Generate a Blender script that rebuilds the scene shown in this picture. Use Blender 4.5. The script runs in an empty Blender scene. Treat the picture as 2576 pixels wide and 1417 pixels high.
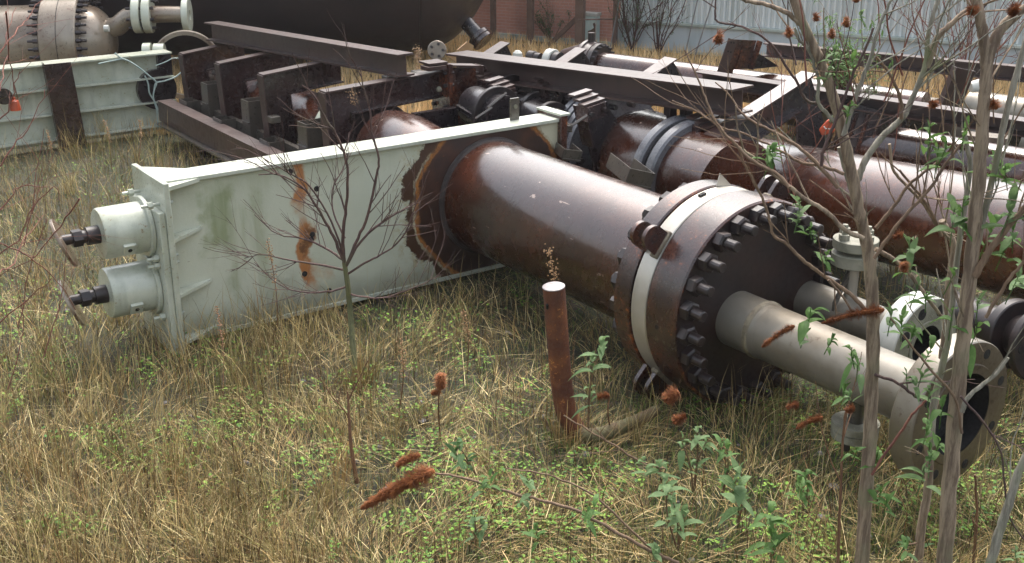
import bpy, math, random
import numpy as np
from mathutils import Vector, Matrix, noise as mnoise
R = math.radians
random.seed(7); rng = np.random.default_rng(7)
# ------------------------------------------------------------------ camera, world, sun, exposure
sc = bpy.context.scene
CAMZ, PITCH, FPX, PW, PH = 2.2, R(20.5), 2950.0, 2576.0, 1417.0
cd = bpy.data.cameras.new('camera'); cam = bpy.data.objects.new('camera', cd); sc.collection.objects.link(cam)
cam.location = (0, 0, CAMZ); cam.rotation_euler = (math.pi/2 - PITCH, 0, 0)
cd.sensor_width = 36; cd.lens = 36*FPX/PW; cd.clip_start = .05; cd.clip_end = 400
sc.camera = cam
SUN_EL, SUN_AZ = 60, 12
w = bpy.data.worlds.new("World"); sc.world = w; w.use_nodes = True
wn = w.node_tree; wn.nodes.clear()
sky = wn.nodes.new('ShaderNodeTexSky'); sky.sky_type = 'NISHITA'; sky.sun_disc = False
sky.sun_elevation = R(SUN_EL); sky.sun_rotation = R(SUN_AZ); sky.air_density = 1.6; sky.dust_density = 6; sky.ozone_density = 1.0
hs = wn.nodes.new('ShaderNodeHueSaturation'); hs.inputs['Saturation'].default_value = .52
bg = wn.nodes.new('ShaderNodeBackground'); bg.inputs['Strength'].default_value = .15
wo = wn.nodes.new('ShaderNodeOutputWorld')
wn.links.new(sky.outputs[0], hs.inputs['Color']); wn.links.new(hs.outputs[0], bg.inputs['Color']); wn.links.new(bg.outputs[0], wo.inputs[0])
sl = bpy.data.lights.new('sun', 'SUN'); sl.energy = 1.0; sl.angle = R(40); sl.color = (1, .97, .93)
so = bpy.data.objects.new('sun', sl); sc.collection.objects.link(so)
so.rotation_euler = (R(90-SUN_EL), 0, R(180-SUN_AZ))
sc.view_settings.view_transform = 'Standard'; sc.view_settings.look = 'None'
sc.view_settings.exposure = 1.45; sc.view_settings.gamma = 1
sc.cycles.max_bounces = 6; sc.cycles.transparent_max_bounces = 8

# ------------------------------------------------------------------ places: picture point -> point of the yard
FW = np.array([0, math.cos(PITCH), -math.sin(PITCH)]); UPV = np.array([0, math.sin(PITCH), math.cos(PITCH)]); RT = np.array([1., 0, 0])
O = np.array([0, 0, CAMZ])
def ray(x, y): return FW + RT*(x-PW/2)/FPX - UPV*(y-PH/2)/FPX
def atz(x, y, z=0.): d = ray(x, y); return O + d*(z-CAMZ)/d[2]
def atY(x, y, Y): d = ray(x, y); return O + d*Y/d[1]
def atpl(x, y, P, n): d = ray(x, y); P = np.asarray(P, float); n = np.asarray(n, float); return O + d*(((P-O)@n)/(d@n))
A = np.array([.576, -.817, 0]); A /= np.linalg.norm(A); U = np.array([-A[1], A[0], 0]); ZZ = np.array([0, 0, 1.])
G = np.array([-.121, 6.083, 0])                     # yard frame: s along U, t along A (towards the viewer), z up
YAW = math.atan2(U[1], U[0])
def Y_(s, t, z): return G + U*s + A*t + ZZ*z
def onT(x, y, t): return atpl(x, y, Y_(0, t, 0), A)
def reg(ox, oy, k): return lambda x, y: ((ox+x/k)/1.10287, (oy+y/k)/1.10287)
z1 = reg(0, 0, 2.7116); z2 = reg(900, 0, 2.7116); z3 = reg(1841, 0, 2.576); z4 = reg(450, 100, 3.22)
z5 = reg(1900, 100, 4.724); z6 = reg(1841, 400, 2.362); z7 = reg(1841, 900, 2.137); z8 = reg(900, 900, 2.137)
z9 = reg(2241, 500, 2.833); z10 = reg(2300, 1000, 2.518); z11 = reg(2341, 100, 4.724)

# ------------------------------------------------------------------ mesh building
class MB:
    def __init__(s): s.v = []; s.f = []
    def add(s, vs, fs):
        o = len(s.v); s.v += [tuple(map(float, q)) for q in vs]; s.f += [tuple(i+o for i in g) for g in fs]; return s
    def box(s, c, hx, hy, hz):
        c, hx, hy, hz = (np.asarray(q, float) for q in (c, hx, hy, hz))
        if np.dot(np.cross(hx, hy), hz) < 0: hx = -hx
        vs = [c+i*hx+j*hy+k*hz for k in (-1, 1) for j in (-1, 1) for i in (-1, 1)]
        return s.add(vs, [(0,2,3,1),(4,5,7,6),(0,1,5,4),(2,6,7,3),(0,4,6,2),(1,3,7,5)])
    def ybox(s, s0, s1, t0, t1, z0, z1_):
        return s.box(Y_((s0+s1)/2, (t0+t1)/2, (z0+z1_)/2), U*abs(s1-s0)/2, A*abs(t1-t0)/2, ZZ*abs(z1_-z0)/2)
    def lathe(s, C, ax, prof, seg=32, cap0=True, cap1=True, ph=0.):
        C = np.asarray(C, float); ax = np.asarray(ax, float); ax = ax/np.linalg.norm(ax)
        h = np.array([0, 0, 1.]) if abs(ax[2]) < .9 else np.array([1., 0, 0])
        u = np.cross(ax, h); u /= np.linalg.norm(u); v = np.cross(ax, u)
        vs = []; fs = []
        for d, r in prof:
            for k in range(seg):
                a = 2*math.pi*k/seg+ph; vs.append(C+ax*d+r*(math.cos(a)*u+math.sin(a)*v))
        for i in range(len(prof)-1):
            for k in range(seg):
                a, b = i*seg+k, i*seg+(k+1) % seg; fs.append((a, b, b+seg, a+seg))
        if cap0: fs.append(tuple(range(seg))[::-1])
        if cap1: fs.append(tuple(range((len(prof)-1)*seg, len(prof)*seg)))
        return s.add(vs, fs)
    def ring(s, C, ax, r0, r1, l, seg=40, ch=.004):
        p = [(0, r0), (0, r1-ch), (ch, r1), (l-ch, r1), (l, r1-ch), (l, r0), (0, r0)]
        return s.lathe(C, ax, p, seg, False, False)
    def tube(s, pts, rad, seg=6, cap=True):
        pts = [np.asarray(p, float) for p in pts]; n = len(pts)
        if np.isscalar(rad): rad = [rad]*n
        vs = []; fs = []; pu = None
        for i in range(n):
            d = pts[min(i+1, n-1)]-pts[max(i-1, 0)]; L = np.linalg.norm(d); d = d/L if L > 1e-9 else np.array([0, 0, 1.])
            if pu is None:
                h = np.array([0, 0, 1.]) if abs(d[2]) < .8 else np.array([1., 0, 0]); pu = np.cross(d, h)
            pu = pu-d*(pu@d); pu /= np.linalg.norm(pu)+1e-12; v = np.cross(d, pu)
            for k in range(seg):
                a = 2*math.pi*k/seg; vs.append(pts[i]+rad[i]*(math.cos(a)*pu+math.sin(a)*v))
        for i in range(n-1):
            for k in range(seg):
                a, b = i*seg+k, i*seg+(k+1) % seg; fs.append((a, b, b+seg, a+seg))
        if cap: fs += [tuple(range(seg))[::-1], tuple(range((n-1)*seg, n*seg))]
        return s.add(vs, fs)
    def prism(s, poly, ext):
        ext = np.asarray(ext, float); poly = [np.asarray(p, float) for p in poly]; n = len(poly)
        vs = poly+[p+ext for p in poly]
        return s.add(vs, [tuple(range(n))[::-1], tuple(range(n, 2*n))]+[(i, (i+1) % n, n+(i+1) % n, n+i) for i in range(n)])
    def beam(s, p0, p1, h, wd, tf=.012, tw=.008, up=ZZ, kind='I'):   # h along up, wd across; p0,p1 = centre of top flange's upper face
        p0 = np.asarray(p0, float); p1 = np.asarray(p1, float); d = p1-p0; L = np.linalg.norm(d); d /= L
        up = np.asarray(up, float); up = up-d*(up@d); up /= np.linalg.norm(up); x = np.cross(d, up); m = (p0+p1)/2
        s.box(m-up*tf/2, d*L/2, x*wd/2, up*tf/2); s.box(m-up*(h-tf/2), d*L/2, x*wd/2, up*tf/2)
        off = x*(wd/2-tw/2) if kind == 'C' else (-x*(wd/2-tw/2) if kind == 'D' else x*0)
        s.box(m-up*h/2+off, d*(L/2-.001), x*tw/2, up*(h/2-tf-.0003)); return s

def root(name, label, cat, loc, group=None, yaw=0.):
    o = bpy.data.objects.new(name, None); sc.collection.objects.link(o); o.empty_display_size = .1
    o.location = tuple(map(float, loc)); o.rotation_euler = (0, 0, yaw); o['label'] = label; o['category'] = cat
    if group: o['group'] = group
    o['_m'] = 0; del o['_m']
    return o
def mat_of(o): return Matrix.Translation(o.location) @ Matrix.Rotation(o.rotation_euler[2], 4, 'Z')
def part(name, mb, mat, r=None, smooth=35, top=None, sub=None, bev=0):
    me = bpy.data.meshes.new(name); v = np.array(mb.v)
    ref = top if top is not None else r
    if ref is not None:
        M = np.array(mat_of(ref).inverted()); v = v@M[:3, :3].T+M[:3, 3]
    me.from_pydata(v.tolist(), [], mb.f); me.validate()
    me.materials.append(mat)
    if smooth:
        me.shade_smooth(); me.set_sharp_from_angle(angle=R(smooth))
    o = bpy.data.objects.new(name, me); sc.collection.objects.link(o)
    if r is not None: o.parent = r
    if bev:
        b = o.modifiers.new('edge', 'BEVEL'); b.width = bev; b.segments = 2; b.limit_method = 'ANGLE'; b.angle_limit = R(40)
    return o
def single(name, mb, mat, label, cat, group=None, kind=None, smooth=35):
    c = np.array(mb.v); base = np.array([c[:, 0].mean(), c[:, 1].mean(), c[:, 2].min()])
    class L: pass
    me = bpy.data.meshes.new(name); me.from_pydata((c-base).tolist(), [], mb.f); me.materials.append(mat)
    if smooth: me.shade_smooth(); me.set_sharp_from_angle(angle=R(smooth))
    o = bpy.data.objects.new(name, me); sc.collection.objects.link(o); o.location = base
    o['label'] = label
    if cat: o['category'] = cat
    if group: o['group'] = group
    if kind: o['kind'] = kind
    return o

# ------------------------------------------------------------------ materials
class NT:
    def __init__(s, name):
        s.m = bpy.data.materials.new(name); s.m.use_nodes = True; s.t = s.m.node_tree; s.b = s.t.nodes['Principled BSDF']
        s.tc = s.t.nodes.new('ShaderNodeTexCoord')
    def n(s, typ, **kw):
        x = s.t.nodes.new(typ)
        for k, v in kw.items(): setattr(x, k, v)
        return x
    def l(s, a, b): s.t.links.new(a, b)
    def set(s, sock, v):
        if hasattr(v, 'is_output'): s.l(v, sock)
        elif isinstance(v, tuple) and len(v) == 3 and sock.type == 'RGBA': sock.default_value = (*v, 1)
        else: sock.default_value = v
    def math(s, op, a, b=0., clamp=False):
        x = s.n('ShaderNodeMath', operation=op, use_clamp=clamp); s.set(x.inputs[0], a); s.set(x.inputs[1], b); return x.outputs[0]
    def noise(s, scale, detail=4, rough=.55, vec=None, stretch=None, dist=0.):
        v = vec or s.tc.outputs['Object']
        if stretch:
            mp = s.n('ShaderNodeMapping'); mp.inputs['Scale'].default_value = stretch; s.l(v, mp.inputs['Vector']); v = mp.outputs[0]
        x = s.n('ShaderNodeTexNoise'); x.inputs['Scale'].default_value = scale; x.inputs['Detail'].default_value = detail
        x.inputs['Roughness'].default_value = rough; x.inputs['Distortion'].default_value = dist; s.l(v, x.inputs['Vector']); return x.outputs[0]
    def rr(s, v, a, b, c=0., d=1.):
        x = s.n('ShaderNodeMapRange'); x.interpolation_type = 'SMOOTHSTEP'
        for i, q in enumerate((v, a, b, c, d)): s.set(x.inputs[i], q)
        return x.outputs[0]
    def mix(s, f, a, b):
        x = s.n('ShaderNodeMix', data_type='RGBA'); s.set(x.inputs[0], f); s.set(x.inputs[6], a); s.set(x.inputs[7], b); return x.outputs[2]
    def bump(s, h, strength=.3, dist=.01):
        x = s.n('ShaderNodeBump'); x.inputs['Strength'].default_value = strength; x.inputs['Distance'].default_value = dist
        s.l(h, x.inputs['Height']); s.l(x.outputs[0], s.b.inputs['Normal'])
    def out(s, col, rough=.5, metal=0., coat=0., spec=None):
        s.set(s.b.inputs['Base Color'], col); s.set(s.b.inputs['Roughness'], rough); s.set(s.b.inputs['Metallic'], metal)
        if coat: s.b.inputs['Coat Weight'].default_value = coat; s.b.inputs['Coat Roughness'].default_value = .16
        if spec is not None: s.b.inputs['Specular IOR Level'].default_value = spec
        return s.m
    def sep(s):
        x = s.n('ShaderNodeSeparateXYZ'); s.l(s.tc.outputs['Object'], x.inputs[0]); return x.outputs

def paint(name, base, alt, speck, rough=.35, sc_=3., amt=.58, bump=.12, coat=.0, metal=0., spk=.64, streak=True, cr=.16):
    t = NT(name)
    n1 = t.noise(sc_, 5); n2 = t.noise(sc_*9, 6, .7); n3 = t.noise(sc_*2.2, 4, stretch=(1, 1, .15) if streak else None)
    c = t.mix(t.rr(n1, .35, .68), base, alt)
    c = t.mix(t.rr(n3, .5, .75, 0, .6), c, tuple(x*.55 for x in base))
    c = t.mix(t.rr(t.math('ADD', t.math('MULTIPLY', n2, .7), t.math('MULTIPLY', n1, .35)), spk, spk+.09), c, speck)
    t.bump(t.math('ADD', n2, t.math('MULTIPLY', n1, .5)), bump, .006)
    m_ = t.out(c, t.rr(n2, .3, .8, rough*.8, rough*1.35), metal, coat)
    if coat: t.b.inputs['Coat Roughness'].default_value = cr
    return m_
M = {}
M['pipe'] = paint('brown_wet_paint', (.036, .0125, .0065), (.070, .023, .010), (.17, .055, .02), .20, 1.7, spk=.645, coat=.8, bump=.16)
def pipe_paint():
    t = NT('brown_wet_pipe'); n1 = t.noise(1.6, 5); n2 = t.noise(16, 6, .7); n3 = t.noise(70, 4, .7); st = t.noise(7, 4, .6, stretch=(1, 1, .12)); sc_ = t.noise(9, 3, .4, stretch=(.25, 1, 6), dist=.6)
    c = t.mix(t.rr(n1, .35, .66), (.026, .0085, .0042), (.072, .0195, .0075))
    c = t.mix(t.rr(st, .50, .72, 0, .6), c, (.022, .010, .008)); c = t.mix(t.math('MULTIPLY', t.rr(n2, .56, .70), t.rr(n1, .42, .62)), c, (.15, .048, .018))
    c = t.mix(t.rr(n3, .76, .80, 0, .6), c, (.16, .09, .065)); c = t.mix(t.math('MULTIPLY', t.rr(sc_, .715, .725), t.rr(n2, .5, .55)), c, (.30, .22, .18))
    t.bump(t.math('ADD', n3, t.math('MULTIPLY', n2, 1.2)), .13, .005)
    m = t.out(c, t.rr(n2, .3, .75, .20, .34), 0, .8); t.set(t.b.inputs['Coat Roughness'], t.rr(t.math('ADD', t.math('MULTIPLY', n2, .6), t.math('MULTIPLY', st, .5)), .35, .75, .10, .27)); return m
M['pipe'] = pipe_paint()
M['flange'] = paint('brown_rusty_paint', (.026, .012, .010), (.075, .024, .012), (.27, .075, .02), .30, 5, spk=.575, coat=.6, bump=.22)
M['face'] = paint('dark_brown_face', (.012, .007, .007), (.026, .011, .008), (.07, .03, .02), .5, 4, spk=.70)
M['steel'] = paint('dark_brown_steel', (.024, .013, .013), (.036, .017, .015), (.09, .033, .018), .28, 2.5, spk=.70, coat=.6)
M['beam'] = paint('grey_brown_beam', (.034, .017, .0145), (.050, .023, .018), (.11, .042, .022), .42, 2.5, spk=.68, coat=.5, bump=.03, cr=.36)
M['dark'] = paint('black_brown_paint', (.014, .011, .013), (.024, .015, .015), (.06, .028, .018), .30, 3, spk=.71, coat=.5)
M['bolt'] = paint('black_bolt', (.016, .012, .012), (.030, .019, .017), (.07, .03, .02), .40, 20, spk=.66)
M['silver'] = paint('bare_ring_metal', (.50, .47, .42), (.40, .36, .29), (.28, .17, .09), .36, 4, spk=.66, metal=.55, bump=.08)
M['stain'] = paint('dull_stainless_pipe', (.23, .21, .175), (.15, .125, .09), (.09, .065, .045), .40, 3, spk=.61, metal=.35, bump=.12)
M['stain2'] = paint('tan_stained_steel', (.27, .23, .18), (.15, .105, .07), (.09, .042, .025), .32, 2.6, spk=.58, metal=.3, bump=.1, coat=.4)
M['weld'] = paint('weld_bead', (.22, .19, .13), (.12, .09, .06), (.3, .27, .2), .5, 30, spk=.6, bump=.8)
M['weldd'] = paint('dark_weld_bead', (.05, .038, .034), (.03, .02, .018), (.09, .05, .035), .4, 40, spk=.66, bump=1.)
M['oldgrey'] = paint('lichen_grey_steel', (.22, .21, .16), (.13, .125, .085), (.34, .33, .27), .6, 16, spk=.6, bump=.5)
M['white'] = paint('white_flange_paint', (.48, .48, .44), (.40, .40, .36), (.25, .22, .16), .4, 6, spk=.64)
M['cream'] = paint('cream_green_paint', (.47, .49, .41), (.36, .38, .30), (.19, .13, .06), .32, 6, spk=.61, coat=.4, bump=.2)
M['bracket'] = paint('dull_grey_brown_bracket', (.055, .048, .040), (.08, .068, .054), (.14, .11, .08), .32, 5, spk=.70, coat=.5)
M['black'] = paint('black_hole', (.006, .005, .005), (.01, .008, .007), (.02, .015, .012), .8, 9)
M['rustpost'] = paint('rusted_post', (.075, .022, .010), (.16, .05, .014), (.36, .15, .045), .75, 7, spk=.575, bump=.9)
M['posttop'] = paint('wet_pale_cap', (.30, .27, .27), (.22, .19, .18), (.10, .06, .045), .35, 40, spk=.66)
M['mosspipe'] = paint('mossy_pipe', (.09, .055, .025), (.10, .095, .04), (.15, .12, .06), .8, 16, spk=.6, bump=.8)
M['orange'] = paint('orange_plastic', (.50, .085, .03), (.36, .06, .02), (.6, .14, .06), .35, 10, spk=.7)
M['rope'] = paint('pale_blue_rope', (.38, .44, .41), (.26, .36, .34), (.5, .54, .48), .6, 40)
M['tan'] = paint('tan_primer', (.36, .22, .10), (.28, .15, .07), (.15, .06, .03), .5, 6, spk=.63)
M['postwood'] = paint('weathered_fence_post', (.16, .105, .08), (.12, .08, .06), (.22, .17, .13), .8, 6, bump=.5)
M['wire'] = paint('grey_wire', (.25, .25, .25), (.2, .2, .2), (.1, .08, .07), .5, 20)
M['bluedoor'] = paint('pale_blue_panel', (.50, .62, .60), (.42, .54, .53), (.3, .22, .14), .5, 5, spk=.64)
M['rustpanel'] = paint('rusted_through', (.12, .07, .045), (.09, .045, .03), (.2, .12, .07), .8, 9)

def valve_paint():
    t = NT('pale_green_valve_paint'); o = t.sep(); s, z = o[0], o[2]
    nl = t.noise(5, 5, .6); nf = t.noise(26, 6, .7); nb = t.noise(1.6, 4)
    base = t.mix(t.rr(nb, .3, .7), (.43, .45, .355), (.48, .495, .40))
    base = t.mix(t.rr(nf, .62, .74, 0, .55), base, (.27, .27, .17))
    vs = t.noise(9, 4, .6, stretch=(1, 1, .12))
    def band(c, wd, f=1.): return t.rr(t.math('ABSOLUTE', t.math('SUBTRACT', t.math('ADD', s, t.math('MULTIPLY', t.math('SUBTRACT', nl, .5), .26)), c)), wd*.4, wd, f, 0.)
    zn = t.math('ADD', z, t.math('MULTIPLY', t.math('SUBTRACT', t.noise(11, 4), .5), .25))
    def zb(a, b, e=.12): return t.math('MULTIPLY', t.rr(zn, a, a+e), t.rr(zn, b-e, b, 1, 0))
    base = t.mix(t.math('MULTIPLY', t.rr(t.math('ADD', z, t.math('MULTIPLY', nl, .16)), .10, .26, 1, 0), .55), base, (.12, .11, .065))
    base = t.mix(t.math('MULTIPLY', t.rr(t.math('ADD', z, t.math('MULTIPLY', vs, .25)), .74, .92), .45), base, (.22, .23, .13))
    sp = t.noise(60, 4, .8); base = t.mix(t.math('MULTIPLY', t.rr(sp, .66, .70), t.rr(nb, .45, .65)), base, (.10, .06, .035))
    sc_ = t.noise(5, 3, .5, stretch=(.5, 1, 9)); base = t.mix(t.math('MULTIPLY', t.rr(sc_, .70, .72), t.rr(nf, .5, .6)), base, (.15, .12, .08))
    # moss green streaks near the left end
    m = t.math('MULTIPLY', band(-1.53, .10, .7), zb(.35, .76)); base = t.mix(t.math('MULTIPLY', m, t.rr(vs, .2, .55)), base, (.14, .18, .06))
    m = t.math('MULTIPLY', band(-1.38, .12, .65), zb(.10, .70)); base = t.mix(t.math('MULTIPLY', m, t.rr(vs, .35, .65)), base, (.21, .235, .13))
    m = t.math('MULTIPLY', band(-1.22, .12, .5), zb(-.1, .3)); base = t.mix(t.math('MULTIPLY', m, t.rr(nl, .4, .6)), base, (.13, .13, .085))
    # rust streak below the bolt holes
    for c, wd, a, b, f in ((-1.10, .055, .50, .86, .95), (-1.07, .045, .08, .56, .95), (-1.05, .075, .1, .30, .5), (-1.15, .04, .66, .78, .6)):
        m = t.math('MULTIPLY', band(c, wd, f), zb(a, b)); base = t.mix(t.math('MULTIPLY', m, t.rr(nf, .22, .46)), base, (.33, .125, .035))
    m = t.math('MULTIPLY', band(-1.055, .022, 1.), zb(.28, .46)); base = t.mix(t.math('MULTIPLY', m, t.rr(nf, .35, .5)), base, (.04, .02, .015))
    # dark rusted pad round the pipe, edged in orange, with flaking paint beyond
    dz = t.math('SUBTRACT', z, .419)
    r = t.math('SQRT', t.math('ADD', t.math('MULTIPLY', s, s), t.math('MULTIPLY', dz, dz)))
    oct_ = t.math('MAXIMUM', t.math('ABSOLUTE', s), t.math('MULTIPLY', t.math('ADD', t.math('ABSOLUTE', s), t.math('ABSOLUTE', dz)), .74))
    rm = t.math('ADD', t.math('MULTIPLY', r, .55), t.math('MULTIPLY', oct_, .45))
    rm = t.math('ADD', rm, t.math('MULTIPLY', t.math('SUBTRACT', nl, .5), .05)); rn = t.math('ADD', rm, t.math('MULTIPLY', t.math('SUBTRACT', nf, .5), .055))
    rw = t.math('ADD', rm, t.math('MULTIPLY', t.math('SUBTRACT', t.noise(7, 6, .7), .5), .30))
    c = t.mix(t.math('MULTIPLY', t.rr(rw, .46, .66, 1, 0), t.rr(nf, .45, .6)), base, (.30, .24, .12))          # rusty specks spreading into the green
    c = t.mix(t.math('MULTIPLY', t.rr(rw, .52, .54, 1, 0), 1.), c, (.055, .026, .013))                          # scaled-off patches
    c = t.mix(t.rr(rn, .472, .482, 1, 0), c, t.mix(t.rr(nl, .35, .6), (.40, .38, .26), (.10, .05, .02)))                                             # cream lip
    c = t.mix(t.rr(rn, .460, .468, 1, 0), c, t.mix(t.rr(nf, .4, .6), (.32, .13, .03), (.16, .06, .02)))                                              # orange edge
    inner = t.mix(t.rr(nl, .4, .7), (.032, .017, .013), (.07, .028, .015))
    inner = t.mix(t.rr(nf, .62, .72, 0, .6), inner, (.16, .06, .02))
    c = t.mix(t.rr(rn, .436, .450, 1, 0), c, inner)
    # right of the pipe: mostly bare brown, with a cream patch in the top corner
    right = t.math('MULTIPLY', t.rr(s, .10, .16), t.rr(rn, .452, .462))
    patch = t.math('MULTIPLY', t.rr(t.math('ADD', s, t.math('MULTIPLY', nl, .2)), .40, .42), t.rr(t.math('ADD', z, t.math('MULTIPLY', nl, .2)), .66, .69))
    c = t.mix(t.math('MULTIPLY', right, t.rr(rn, .47, .48)), c, t.mix(patch, (.06, .027, .015), (.42, .40, .29)))
    t.bump(t.math('ADD', nf, t.rr(rn, .45, .47)), .35, .006)
    return t.out(c, t.rr(nf, .3, .7, .30, .5), 0, .15)
M['valve'] = valve_paint()
M['tank'] = paint('sooty_tank_paint', (.036, .031, .035), (.048, .036, .036), (.06, .035, .028), .42, .8, spk=.74, bump=.02, coat=.25)
M['flangeface'] = paint('rust_stained_flange_face', (.085, .062, .036), (.055, .036, .020), (.035, .018, .011), .5, 5, spk=.56, bump=.2)
M['ringgrey'] = paint('dark_grey_rings', (.12, .12, .13), (.085, .082, .088), (.14, .11, .09), .3, 6, spk=.7, coat=.6)

def bark(name, c1, c2, c3, sc_=60):
    t = NT(name); n1 = t.noise(sc_, 5, .7, stretch=(1, 1, .10)); n2 = t.noise(7, 3)
    c = t.mix(t.rr(n1, .38, .62), c1, c2); c = t.mix(t.rr(n2, .5, .7, 0, .7), c, c3)
    t.bump(n1, .8, .006); return t.out(c, .8)
M['bark'] = bark('buddleia_bark', (.13, .088, .06), (.32, .24, .165), (.19, .17, .10))
M['barkg'] = bark('mossy_grey_branch', (.16, .145, .11), (.32, .29, .23), (.17, .19, .08), 80)
M['twig'] = bark('brown_twig', (.14, .085, .05), (.20, .13, .08), (.10, .06, .04), 90)
M['twigr'] = bark('reddish_twig', (.15, .05, .035), (.22, .085, .055), (.11, .045, .035), 90)
M['twigd'] = bark('dark_purple_twig', (.065, .036, .034), (.11, .062, .05), (.07, .06, .035), 90)
M['trunkg'] = bark('green_sapling_trunk', (.075, .08, .035), (.12, .12, .05), (.09, .075, .04), 60)
M['stalk'] = bark('dead_stalk', (.10, .045, .022), (.17, .085, .04), (.08, .04, .02), 70)
def leafm(name, c1, c2, rough=.62):
    t = NT(name); n1 = t.noise(14, 3); n2 = t.noise(90, 3)
    c = t.mix(t.rr(n1, .3, .7), c1, c2); c = t.mix(t.rr(n2, .5, .7, 0, .4), c, tuple(x*1.5 for x in c2)); t.bump(n2, .3, .003)
    t.b.inputs['Specular IOR Level'].default_value = .22
    tr = t.n('ShaderNodeBsdfTranslucent'); t.set(tr.inputs[0], tuple(x*1.2 for x in c2)); mx = t.n('ShaderNodeMixShader'); mx.inputs[0].default_value = .35
    m = t.out(c, rough); ou = t.t.nodes['Material Output']; t.l(t.b.outputs[0], mx.inputs[1]); t.l(tr.outputs[0], mx.inputs[2]); t.l(mx.outputs[0], ou.inputs[0]); return m
M['leaf'] = leafm('buddleia_leaf', (.060, .125, .030), (.10, .18, .05))
M['leafy'] = leafm('grey_green_leaf', (.085, .145, .055), (.13, .20, .085))
M['leafd'] = leafm('dark_green_leaf', (.045, .095, .035), (.08, .14, .05))
M['spike'] = paint('dead_flower_spike', (.21, .062, .016), (.29, .10, .026), (.11, .034, .012), .9, 60, spk=.62)
def attr_mat(name, rough=.75):
    t = NT(name); a = t.n('ShaderNodeAttribute'); a.attribute_name = 'tint'; m = t.out(a.outputs['Color'], rough); t.b.inputs['Specular IOR Level'].default_value = .25; return m
M['grass'] = attr_mat('grass_blades')

def ground_mat():
    t = NT('weedy_soil'); n0 = t.noise(.7, 4); n1 = t.noise(5, 6, .7); n2 = t.noise(38, 6, .75)
    c = t.mix(t.rr(n1, .35, .65), (.022, .017, .011), (.055, .042, .026))
    c = t.mix(t.rr(n2, .5, .7, 0, .8), c, (.085, .065, .04))
    c = t.mix(t.math('MULTIPLY', t.rr(n1, .45, .7, 1, 0), t.rr(n2, .4, .6)), c, (.032, .048, .014))
    c = t.mix(t.rr(n0, .5, .7, 0, .5), c, (.045, .042, .02))
    t.bump(t.math('ADD', n2, n1), .9, .03); return t.out(c, .85)
M['ground'] = ground_mat()
def brick_mat():
    t = NT('red_brick'); b = t.n('ShaderNodeTexBrick'); mp = t.n('ShaderNodeMapping'); mp.inputs['Rotation'].default_value = (R(90), 0, 0)
    t.l(t.tc.outputs['Object'], mp.inputs[0]); t.l(mp.outputs[0], b.inputs['Vector'])
    b.inputs['Scale'].default_value = 1; b.inputs['Brick Width'].default_value = .11; b.inputs['Row Height'].default_value = .036; b.inputs['Mortar Size'].default_value = .003
    t.set(b.inputs['Color1'], (.46, .215, .155)); t.set(b.inputs['Color2'], (.52, .245, .18)); t.set(b.inputs['Mortar'], (.53, .36, .29))
    n = t.noise(3, 5); c = t.mix(t.rr(n, .4, .7, 0, .4), b.outputs[0], (.30, .16, .125)); return t.out(c, .85)
M['brick'] = brick_mat()
def clad_mat(name, c1, c2, dirt):
    t = NT(name); n = t.noise(2, 5); n2 = t.noise(7, 4, stretch=(1, 1, .08)); o = t.sep()
    c = t.mix(t.rr(n, .3, .7), c1, c2); c = t.mix(t.math('MULTIPLY', t.rr(n2, .5, .72, 0, .55), 1.), c, dirt)
    return t.out(c, .75)
M['clad'] = clad_mat('pale_blue_grey_cladding', (.57, .61, .60), (.64, .67, .66), (.30, .34, .31))
M['plinth'] = clad_mat('blue_grey_wall_base', (.42, .47, .49), (.47, .52, .54), (.20, .24, .22))
M['ledge'] = clad_mat('pale_ledge', (.42, .46, .42), (.32, .36, .32), (.15, .17, .13))
# ------------------------------------------------------------------ setting: ground, walls, fence
g = MB(); N = 90
xs = np.linspace(-1, 1, N+1); xs = np.sign(xs)*(abs(xs)**1.7)*60; ys = np.linspace(0, 1, N+1)**1.8*70-3
def gz(x, y):
    return .03*mnoise.noise(Vector((x*.9, y*.9, 0)))+.015*mnoise.noise(Vector((x*3, y*3, 4)))-.03
for j in range(N+1):
    for i in range(N+1): g.v.append((xs[i], ys[j], gz(xs[i], ys[j])))
for j in range(N):
    for i in range(N): g.f.append((j*(N+1)+i, j*(N+1)+i+1, (j+1)*(N+1)+i+1, (j+1)*(N+1)+i))
me = bpy.data.meshes.new('ground'); me.from_pydata(g.v, [], g.f); me.materials.append(M['ground']); me.shade_smooth()
o = bpy.data.objects.new('ground', me); sc.collection.objects.link(o); o['kind'] = 'structure'; o['label'] = 'weedy soil of the storage yard'

# warehouse and brick building
WD = np.array([.90, -.436, 0]); WN = np.array([-.436, -.90, 0])         # along the wall, outward normal (towards the yard)
C0 = np.array([1.225, 13.53, 0])                                        # corner where brick meets cladding
wh = root('metal_warehouse', 'pale blue grey metal warehouse with ribbed cladding above a plain wall base', 'building', C0)
m = MB(); L = 13.
m.box(C0+WD*L/2-WN*1.2+ZZ*1.05, WD*L/2, WN*1.19, ZZ*1.05); part('wall', m, M['clad'], wh)
m = MB(); m.box(C0+WD*L/2+WN*.02+ZZ*.15, WD*L/2, WN*.03, ZZ*.15); pl = part('wall_base', m, M['plinth'], wh)
m = MB(); m.box(C0+WD*L/2+WN*.035+ZZ*.318, WD*L/2, WN*.045, ZZ*.016); part('ledge', m, M['ledge'], wh, bev=.004)
m = MB(); m.box(C0+WD*L/2+WN*.07+ZZ*.02, WD*L/2, WN*.012, ZZ*.012); part('ground_rail', m, M['ledge'], wh)
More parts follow.
